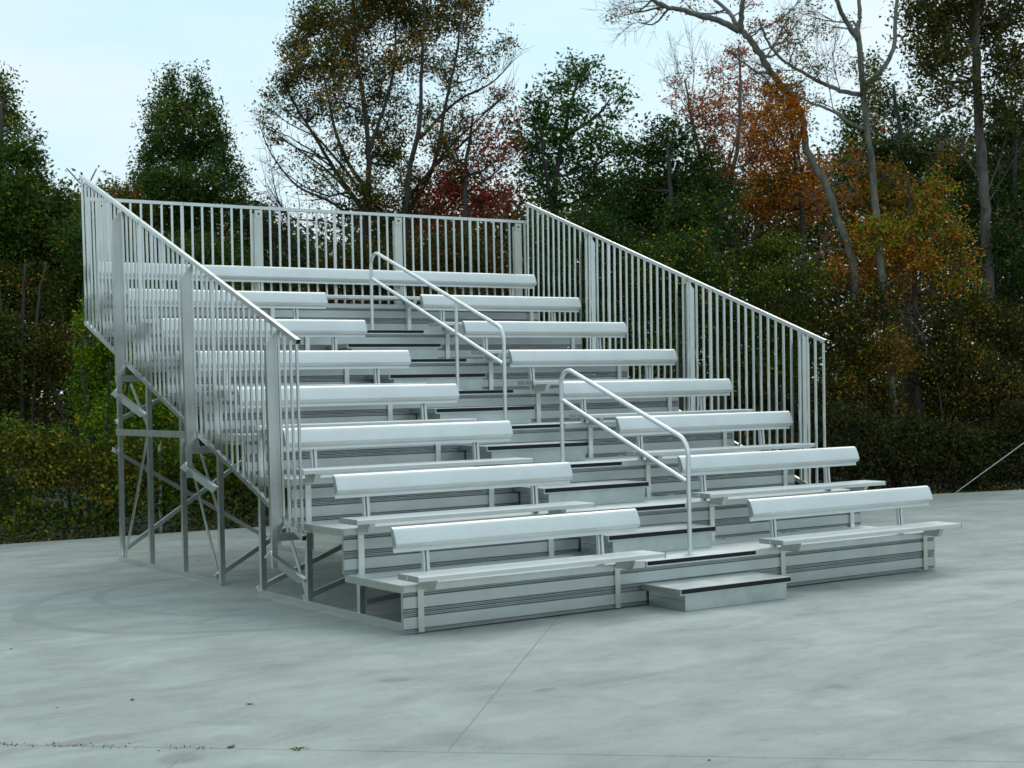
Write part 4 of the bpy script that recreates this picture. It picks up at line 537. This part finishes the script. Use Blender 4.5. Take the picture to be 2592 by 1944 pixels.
# ------------------------------------------------------------------ vegetation
PAL = {  # weight, base colour
 'dark': [(6, (0.048, 0.089, 0.012)), (4, (0.071, 0.118, 0.014)), (1.2, (0.143, 0.175, 0.014)), (.5, (0.407, 0.255, 0.018))],
 'dark2': [(6, (0.044, 0.089, 0.012)), (4, (0.066, 0.120, 0.018)), (1, (0.143, 0.193, 0.017)), (.12, (0.402, 0.192, 0.023)), (.05, (0.426, 0.083, 0.035))],
 'rusty': [(5, (0.056, 0.077, 0.015)), (3, (0.124, 0.077, 0.022)), (1.6, (0.358, 0.160, 0.026)), (1.2, (0.436, 0.215, 0.020)), (2, (0.128, 0.161, 0.014)), (.5, (0.404, 0.102, 0.035)), (4, (0.056, 0.076, 0.015)), (1.5, (0.180, 0.182, 0.020))],
 'crimson': [(3, (0.436, 0.047, 0.033)), (2, (0.358, 0.069, 0.033)), (2, (0.146, 0.083, 0.022)), (2, (0.070, 0.089, 0.015)), (1, (0.476, 0.129, 0.031))],
 'magnolia': [(6, (0.044, 0.104, 0.021)), (4, (0.086, 0.162, 0.023)), (1.2, (0.159, 0.204, 0.019))],
 'holly': [(6, (0.033, 0.065, 0.012)), (4, (0.050, 0.093, 0.018)), (1, (0.112, 0.144, 0.013)), (.3, (0.426, 0.248, 0.023))],
 'dusky': [(3, (0.476, 0.102, 0.052)), (3, (0.476, 0.160, 0.036)), (2, (0.358, 0.092, 0.059)), (1.5, (0.557, 0.215, 0.031)), (1, (0.117, 0.096, 0.032))],
 'orange': [(5, (0.620, 0.224, 0.018)), (3, (0.538, 0.160, 0.018)), (1.5, (0.453, 0.115, 0.023)), (1, (0.620, 0.343, 0.026)), (.8, (0.121, 0.107, 0.017)), (1.6, (0.050, 0.061, 0.013)), (1.2, (0.125, 0.055, 0.017))],
 'orangegreen': [(4, (0.620, 0.205, 0.018)), (2, (0.436, 0.129, 0.020)), (2.2, (0.235, 0.256, 0.014)), (1.5, (0.338, 0.340, 0.019)), (1, (0.084, 0.105, 0.014)), (1, (0.497, 0.074, 0.031)), (3.2, (0.045, 0.059, 0.013)), (2.5, (0.150, 0.196, 0.015)), (1.2, (0.100, 0.049, 0.017))],
 'sparse_red': [(3, (0.436, 0.108, 0.041)), (2, (0.175, 0.083, 0.036)), (2, (0.146, 0.111, 0.036))],
 'sparse_olive': [(3, (0.099, 0.111, 0.021)), (2, (0.160, 0.117, 0.032)), (1, (0.286, 0.307, 0.019)), (.7, (0.476, 0.092, 0.059))],
 'pine': [(4, (0.077, 0.083, 0.015)), (3, (0.124, 0.096, 0.023)), (2, (0.049, 0.065, 0.014))],
 'olivebrown': [(3, (0.128, 0.154, 0.014)), (2, (0.210, 0.160, 0.021)), (2, (0.070, 0.096, 0.014)), (1, (0.404, 0.115, 0.035))],
 'under': [(5, (0.051, 0.073, 0.010)), (3, (0.089, 0.109, 0.012)), (1.4, (0.160, 0.104, 0.020)), (.5, (0.483, 0.284, 0.018)), (.2, (0.494, 0.058, 0.047))],
 'vine': [(5, (0.154, 0.260, 0.012)), (4, (0.109, 0.197, 0.012)), (1.2, (0.264, 0.344, 0.015)), (.6, (0.849, 0.477, 0.015))],
 'thicket': [(5, (0.056, 0.065, 0.012)), (3, (0.079, 0.074, 0.017)), (1.5, (0.147, 0.093, 0.022)), (.5, (0.438, 0.302, 0.018))],
 'thicketred': [(5, (0.054, 0.067, 0.012)), (3, (0.095, 0.083, 0.018)), (1.5, (0.196, 0.059, 0.022)), (.5, (0.453, 0.083, 0.047))],
 'yellowdot': [(6, (0.040, 0.074, 0.012)), (3, (0.071, 0.110, 0.012)), (.9, (0.501, 0.428, 0.020)), (.4, (0.534, 0.248, 0.023))],
 'yellowgreen': [(11, (0.064, 0.082, 0.012)), (3, (0.143, 0.188, 0.011)), (2, (0.254, 0.307, 0.014)), (1, (0.175, 0.083, 0.020))],
 'rustbush': [(4, (0.064, 0.074, 0.012)), (2.5, (0.310, 0.138, 0.023)), (1.5, (0.152, 0.171, 0.013)), (1, (0.476, 0.207, 0.023)), (.6, (0.447, 0.357, 0.023)), (7, (0.037, 0.046, 0.011)), (1.5, (0.088, 0.110, 0.013))],
 'fencevine': [(5, (0.076, 0.120, 0.013)), (3, (0.149, 0.213, 0.012)), (2, (0.201, 0.153, 0.022)), (.7, (0.251, 0.354, 0.015)), (.4, (0.640, 0.403, 0.020))],
 'fencebrown': [(5, (0.035, 0.037, 0.013)), (3, (0.060, 0.049, 0.018)), (2, (0.050, 0.063, 0.011)), (.8, (0.106, 0.073, 0.018)), (.4, (0.112, 0.122, 0.018))],
}
rng = np.random.default_rng(11)
def leaf_mesh(name, cen, size, tint, droop=.35, wide=.5):
    """one rhombic folded leaf (two triangles) per centre"""
    n = len(cen)
    th = rng.uniform(0, 2 * math.pi, n); ph = rng.normal(-droop, .55, n)
    a = np.stack([np.cos(th) * np.cos(ph), np.sin(th) * np.cos(ph), np.sin(ph)], 1)
    rnd = rng.normal(size=(n, 3)); b = np.cross(a, rnd); b /= np.linalg.norm(b, axis=1, keepdims=True) + 1e-9
    c = np.cross(a, b)
    L = size * rng.uniform(.65, 1.25, n)[:, None]; Wd = L * wide * rng.uniform(.8, 1.15, n)[:, None]
    v = np.empty((n, 4, 3)); v[:, 0] = cen - a * L * .5; v[:, 2] = cen + a * L * .5
    fold = c * Wd * .18
    v[:, 1] = cen + b * Wd * .5 + fold + a * L * .05; v[:, 3] = cen - b * Wd * .5 + fold + a * L * .05
    me = bpy.data.meshes.new(name)
    me.vertices.add(4 * n); me.loops.add(4 * n); me.polygons.add(n)
    me.vertices.foreach_set('co', v.reshape(-1).astype(np.float32))
    me.loops.foreach_set('vertex_index', np.arange(4 * n, dtype=np.int32))
    me.polygons.foreach_set('loop_start', np.arange(0, 4 * n, 4, dtype=np.int32))
    try: me.polygons.foreach_set('loop_total', np.full(n, 4, dtype=np.int32))
    except Exception: pass
    at = me.attributes.new('tint', 'FLOAT_COLOR', 'POINT')
    colr = np.ones((n, 4, 4), np.float32); colr[:, :, :3] = tint[:, None, :]
    at.data.foreach_set('color', colr.reshape(-1))
    me.materials.append(M_LEAF); me.update(); return me
def pick_tints(pal, n, lead=None):
    wts = np.array([p[0] for p in pal]); wts = wts / wts.sum(); cs = np.array([p[1] for p in pal])
    i = rng.choice(len(pal), n, p=wts)
    if lead is not None: i = np.where(rng.random(n) < .45, lead, i)
    t = cs[i] * rng.normal(1, .18, (n, 1)).clip(.5, 1.6); t *= rng.normal(1, .06, (n, 3)).clip(.8, 1.2)
    return t
def clump_leaves(c, rx, rz, n, twig_r=.16, per=22):
    """leaf centres gathered round twig ends inside an ellipsoid; also returns the twig ends"""
    m_ = max(2, n // per)
    d = rng.normal(size=(m_, 3)); d /= np.linalg.norm(d, axis=1, keepdims=True)
    rad = rng.random(m_) ** .45 * rng.normal(1, .16, m_).clip(.6, 1.14)
    tw = np.array(c) + d * rad[:, None] * np.array([rx, rx, rz])
    i = rng.integers(0, m_, n)
    sc = rng.uniform(.55, 1.5, m_)
    p = tw[i] + rng.normal(size=(n, 3)).clip(-1.7, 1.7) * (twig_r * sc[i])[:, None] * np.array([1, 1, .8])
    return p, tw, i
BK = {'brown': M_BARK, 'pale': M_PALE, 'pine': M_PINE}
def smooth_path(pts, sub=4):
    P = [np.array(p) for p in pts]; P = [2 * P[0] - P[1]] + P + [2 * P[-1] - P[-2]]; o = []
    for k in range(1, len(P) - 2):
        for j in range(sub):
            t = j / sub; a, b, c, d = P[k - 1], P[k], P[k + 1], P[k + 2]
            o.append(.5 * (2 * b + (c - a) * t + (2 * a - 5 * b + 4 * c - d) * t * t + (3 * b - a - 3 * c + d) * t ** 3))
    o.append(P[-2]); return o
def limb_path(a, b, wob=.08, n=6):
    a, b = np.array(a, float), np.array(b, float); L = np.linalg.norm(b - a); o = []
    bow = np.array([0, 0, -.10 * L]); side = rng.normal(size=3) * wob * L
    for i in range(n + 1):
        t = i / n; o.append(a + (b - a) * t + (bow + side) * math.sin(math.pi * t) + (rng.normal(size=3) * .015 * L if 0 < i < n else 0))
    return o
def twig_mesh(mb, segs):
    for a, b, r in segs: mb.tube([a, b], [r, r * .45], 3)
def grow(t):
    x0, y0, z0 = t['trunks'][0][0][0]
    root = tag(empty(t['name'], (x0, y0, -.1)), t['label'], t['cat'], t.get('group')); O = np.array([x0, y0, -.1])
    bk = BK[t['bark']]; trunk_pts = []
    shrub = t['cat'] in ('bush', 'vines')
    for k, (pts, r0, r1) in enumerate(t['trunks']):
        sp = smooth_path(pts, 5)
        L = len(sp); jit = [p + rng.normal(size=3) * min(.02, r0 * .12) * (0 < i < L - 1) for i, p in enumerate(sp)]
        rad = [r0 + (r1 - r0) * (i / (L - 1)) ** .8 for i in range(L)]
        if k == 0 and not shrub: rad[0] *= 1.35; rad[1] *= 1.1
        trunk_pts += [(p, r) for p, r in zip(jit, rad)]
        MB().tube([p - O for p in jit], rad, 9).build('trunk' if k == 0 or shrub or pts[0][2] < .2 else 'limb', bk, root, smooth=True)
    tp = np.array([p for p, r in trunk_pts]); tr = np.array([r for p, r in trunk_pts])
    tw = MB(); cen = []; tint = []
    pal = PAL[t['pal']]; wts = np.array([p[0] for p in pal]); wts = wts / wts.sum()
    for (cx, cy, cz, rx, rz, n) in t['clumps']:
        c = np.array([cx, cy, cz])
        if not shrub:
            d = np.linalg.norm(tp - c, axis=1) + 2.0 * np.maximum(0, tp[:, 2] - cz + .35 * np.linalg.norm((tp - c)[:, :2], axis=1))
            k = int(np.argmin(d)); r0 = min(tr[k] * .6, .012 + .02 * np.linalg.norm(tp[k] - c))
            lp = limb_path(tp[k], c); tw.tube([p - O for p in lp], [r0 * (1 - .75 * i / 6) for i in range(7)], 5)
            base_r = r0 * .35
        else: base_r = .008; lp = [c + np.array([0, 0, -.4]), c]
        p, ends, idx = clump_leaves(c, rx, rz, n, twig_r=t['leaf'] * 1.6)
        cen.append(p); lead = rng.choice(len(pal), p=wts ** 2 / (wts ** 2).sum())
        leads = np.where(rng.random(len(ends)) < .6, lead, rng.choice(len(pal), len(ends), p=wts ** 1.3 / (wts ** 1.3).sum()))
        cs = np.array([q[1] for q in pal]); ti = pick_tints(pal, n, leads[idx]); tint.append(ti)
        m_ = len(ends) if n < 250 else min(len(ends), 26)
        for e in ends[:m_]:
            s0 = np.array(lp[rng.integers(max(0, len(lp) - 3), len(lp))])
            mid = s0 + (e - s0) * .55 + rng.normal(size=3) * .06
            tw.tube([s0 - O, mid - O, e - O], [max(.005, base_r * .7), max(.004, base_r * .45), .003], 3)
    for (pts, r0, r1) in t['bare']:
        sp = smooth_path(pts, 4); L = len(sp)
        tw.tube([p - O for p in sp], [r0 + (r1 - r0) * i / (L - 1) for i in range(L)], 5)
        for i in range(2, L):                    # side twigs curving up and outwards
            for q in range(2):
                d = np.array(sp[i]) - np.array(sp[i - 1]); d = d / (np.linalg.norm(d) + 1e-9)
                s = rng.normal(size=3) * .55 + d * .9 + np.array([0, 0, .25]); s /= np.linalg.norm(s); ln = rng.uniform(.25, .75) * (1.1 - .4 * i / L)
                a = np.array(sp[i]); b = a + s * ln * .55; c = b + (s + np.array([0, 0, .3]) + rng.normal(size=3) * .25) * ln * .5
                rr = max(.004, r0 * .28 * (1 - .6 * i / L))
                tw.tube([a - O, b - O, c - O], [rr, rr * .7, .0025], 3)
                for g_ in range(2):
                    e = b + (rng.normal(size=3) * .5 + s * .7) * ln * .45
                    tw.tube([b - O, e - O], [rr * .55, .0025], 3)
    if tw.v:
        o = tw.build('branches', bk, root); o['kind'] = 'stuff'
    o = link('foliage', leaf_mesh('foliage', np.concatenate(cen) - O, t['leaf'], np.concatenate(tint)), root); o['kind'] = 'stuff'
    return root
for t in TREES: grow(t)

# vine-smothered chain-link fences along the two far edges of the yard
def vine_fence(line, h, label, palname):
    x0, y0 = line[0]; root = tag(empty('vine_covered_fence', (x0, y0, 0)), label, 'fence'); O = np.array([x0, y0, 0.])
    cen = []; wire = MB()
    for (ax, ay), (bx, by) in zip(line[:-1], line[1:]):
        a, b = np.array([ax, ay]), np.array([bx, by]); L = np.linalg.norm(b - a); d = (b - a) / L; nrm = np.array([-d[1], d[0]])
        n = int(L * 5600); s = rng.random(n) * L
        top = h + .16 * np.sin(s * 1.3 + 1) + .10 * np.sin(s * 3.7) + .06 * np.sin(s * 8.1)
        m_ = n // 26; ts = rng.random(m_) * L; tz = rng.random(m_) ** .8; tn = rng.normal(.06, .13, m_)
        i = rng.integers(0, m_, n); ss = ts[i] + rng.normal(0, .10, n); tt = h + .16 * np.sin(ss * 1.3 + 1) + .10 * np.sin(ss * 3.7) + .06 * np.sin(ss * 8.1)
        zz = (tz[i] * tt + rng.normal(0, .085, n)).clip(-.06); nn = tn[i] + rng.normal(0, .05, n)
        xy = a + d * ss[:, None] + nrm * nn[:, None]; cen.append(np.column_stack([xy, zz]) - O)
        for zq in np.arange(.1, h, .22):
            p, q = np.array([ax, ay, zq]) - O, np.array([bx, by, zq]) - O; wire.tube([p, q], .004, 3)
        k = int(L / 2.0)
        for j in range(k + 1):
            p = a + d * L * j / k
            MB().tube([np.array([p[0], p[1], -.1]) - O, np.array([p[0], p[1], h - .05]) - O], .027, 8).build('fence_post', M_WIRE if palname == 'fencevine' else M_BARK, root)
        for j in range(int(L * 5)):              # bare runners
            q = rng.random() * L; p0 = np.append(a + d * q + nrm * rng.uniform(-.2, .2), rng.uniform(.0, h * .8)); p1 = p0 + np.append(d * rng.normal(0, .35) + nrm * rng.normal(0, .1), rng.uniform(.1, .5))
            wire.tube([p0 - O, (p0 + p1) / 2 + rng.normal(size=3) * .05 - O, p1 - O], [.006, .005, .003], 3)
    o = wire.build('wire_and_runners', M_BARK, root); o['kind'] = 'stuff'
    cen = np.concatenate(cen); n = len(cen)
    # patches of one plant after another along the fence
    ph = np.sin(cen[:, 0] * 1.1) + np.sin(cen[:, 1] * 1.7 + 2) + np.sin(cen[:, 2] * 3 + cen[:, 0] * .8)
    lead = np.where(ph > .6, 1, np.where(ph < -.8, 2, 0))
    o = link('vine_leaves', leaf_mesh('vine_leaves', cen, .072, pick_tints(PAL[palname], n, lead)), root); o['kind'] = 'stuff'
vine_fence([(-9.5, 10.95), (-.35, 10.25), (4.2, 10.0)], 1.27, 'low fence smothered in green vines along the far edge of the slab at the left', 'fencevine')
vine_fence([(4.4, 9.9), (12.2, 7.7), (15.5, 6.8), (22.1, 5.0)], 1.15, 'low fence smothered in brownish vines along the far edge of the slab at the right', 'fencebrown')

# strip of dirt, leaf drift and thin grass between the slab and the fences
def verge(line, n):
    cen = []; P = [np.array(p, float) for p in line]
    for a, b in zip(P[:-1], P[1:]):
        L = np.linalg.norm(b - a); d = (b - a) / L; k = int(n * L); s = rng.random(k) * L; off = rng.random(k) ** 1.4 * .75 + .02
        xy = a + d * s[:, None] + np.array([-d[1], d[0]]) * off[:, None]
        cen.append(np.column_stack([xy, -.085 + rng.random(k) ** 3 * (.09 + .10 * (np.sin(s * 2.3) > .2))]))
    cen = np.concatenate(cen)
    o = link('leaf_drift_and_grass', leaf_mesh('leaf_drift_and_grass', cen, .06, pick_tints(PAL['rustbush'], len(cen)))); return tag(o, kind='stuff')
verge(EDGE[:3], 420); verge(EDGE[2:], 420)
# the wood going on behind: a deep belt that reads as one dark mass
def wood_belt(name, pts, n, lsize, pal, zfun, depth):
    P = np.array(pts, float); seg = np.linalg.norm(np.diff(P, axis=0), axis=1); cum = np.concatenate([[0], np.cumsum(seg)])
    m_ = n // 30; s = rng.random(m_) * cum[-1]; x = np.interp(s, cum, P[:, 0]); y = np.interp(s, cum, P[:, 1])
    fw = np.array([math.sin(YAW), math.cos(YAW)]); dd = rng.random(m_) * depth
    z = rng.random(m_) ** .9 * zfun(s)
    tw = np.column_stack([x + fw[0] * dd, y + fw[1] * dd, z]); i = rng.integers(0, m_, n)
    cen = tw[i] + rng.normal(size=(n, 3)) * np.array([.45, .45, .35]); cen[:, 2] = np.abs(cen[:, 2])
    lead = rng.integers(0, 3, m_)[i]
    o = link(name, leaf_mesh(name, cen, lsize, pick_tints(PAL[pal], n, lead))); return tag(o, kind='stuff')
def site(u, D): return tuple(np.array(CAM[:2]) + np.array([math.sin(YAW), math.cos(YAW)]) * D + np.array([math.cos(YAW), -math.sin(YAW)]) * u * D)
heights = np.array(BELT)
bp_ = [site(a, 36) for a in heights[:, 0]]
seg_ = np.concatenate([[0], np.cumsum(np.linalg.norm(np.diff(np.array(bp_), axis=0), axis=1))])
wood_belt('distant_wood', bp_, 280000, .15, 'thicket', lambda s: np.interp(s, seg_, heights[:, 1]), 7)
for pts in ([(-8, 26), (-20, 18), (-27, 3), (-27, -16)], [(31, 12), (37, -3), (35, -20)]):    # unseen wood on both sides of the yard, added to darken the metal's reflections
    wood_belt('distant_wood', pts, 45000, .34, 'thicket', lambda s: 4.6 + np.sin(s * .9) + .8 * np.sin(s * 2.3), 5)
bare = MB()
for k in range(46):
    s = rng.random() * seg_[-1]; x = np.interp(s, seg_, [p[0] for p in bp_]); y = np.interp(s, seg_, [p[1] for p in bp_]); h = float(np.interp(s, seg_, heights[:, 1])) * rng.uniform(.8, 1.15)
    x += rng.uniform(-2, 3) * .5; y += rng.uniform(-2, 3) * .8; pts = [(x, y, -.1)]
    for j in range(1, 6): pts.append((x + rng.normal() * .12 * j, y + rng.normal() * .1 * j, h * j / 5))
    bare.tube(pts, [.09, .08, .065, .05, .035, .015], 5)
tag(bare.build('distant_tree_stems', M_BARK), kind='stuff')

# weeds and moss in the left end of the front joint
wc = []
for k in range(90):
    u_ = -4.6 + 3.4 * rng.random() ** .7 + rng.normal(0, .02); q = uv(u_, rng.normal(0, .016)); hgt = rng.uniform(.002, .010) * (1 if u_ < -1.7 else .6)
    for _ in range(rng.integers(1, 6)): wc.append((q[0] + rng.normal(0, .02), q[1] + rng.normal(0, .02), .002 + hgt * rng.random()))
wc += [(uv(-.78, 0)[0] + rng.normal(0, .03), uv(-.78, 0)[1] + rng.normal(0, .02), .004 + .008 * rng.random()) for _ in range(50)]
o = link('joint_weeds', leaf_mesh('joint_weeds', np.array(wc), .013, pick_tints(PAL['rustbush'], len(wc)) * .8), pad); o['kind'] = 'stuff'
# ------------------------------------------------------------------ guy wire and litter
gx, gy = 14.10, 6.62
gw = MB().tube([(gx, gy, -.02), (gx + 2.39, gy - 1.6, 1.98), (gx + 7.2, gy - 4.82, 6.0)], .0075, 6).build('guy_wire', M_WIRE)
tag(gw, 'thin slanted metal guy wire rising from the far slab edge at the right', 'guy wire')
M_DRY, t_, b_ = mat('dry_leaf'); b_.inputs['Base Color'].default_value = (.13, .085, .04, 1); b_.inputs['Roughness'].default_value = .8
def curled(sz):
    b = MB(); n = 6
    for i in range(n + 1):
        t = i / n; hw = sz * .32 * math.sin(math.pi * min(max(t, .06), .97)); z = .006 + sz * .28 * (2 * t - 1) ** 2
        b.v += [(sz * (t - .5), -hw, z + hw * .5), (sz * (t - .5), 0, z), (sz * (t - .5), hw, z + hw * .4)]
    for i in range(n):
        for j in range(2): b.f.append((3 * i + j, 3 * i + 3 + j, 3 * i + 4 + j, 3 * i + 1 + j))
    return b.mesh('fallen_leaf', M_DRY, True)
lm_ = curled(.09)
for (x, y, rz, s, lab) in LITTER:
    o = link('fallen_leaf', lm_, None, (x, y, .001)); o.rotation_euler = (0, 0, rz); o.scale = (s * .5, s * .5, s * .2)
    tag(o, lab, 'leaf', 'dry leaves lying on the concrete')
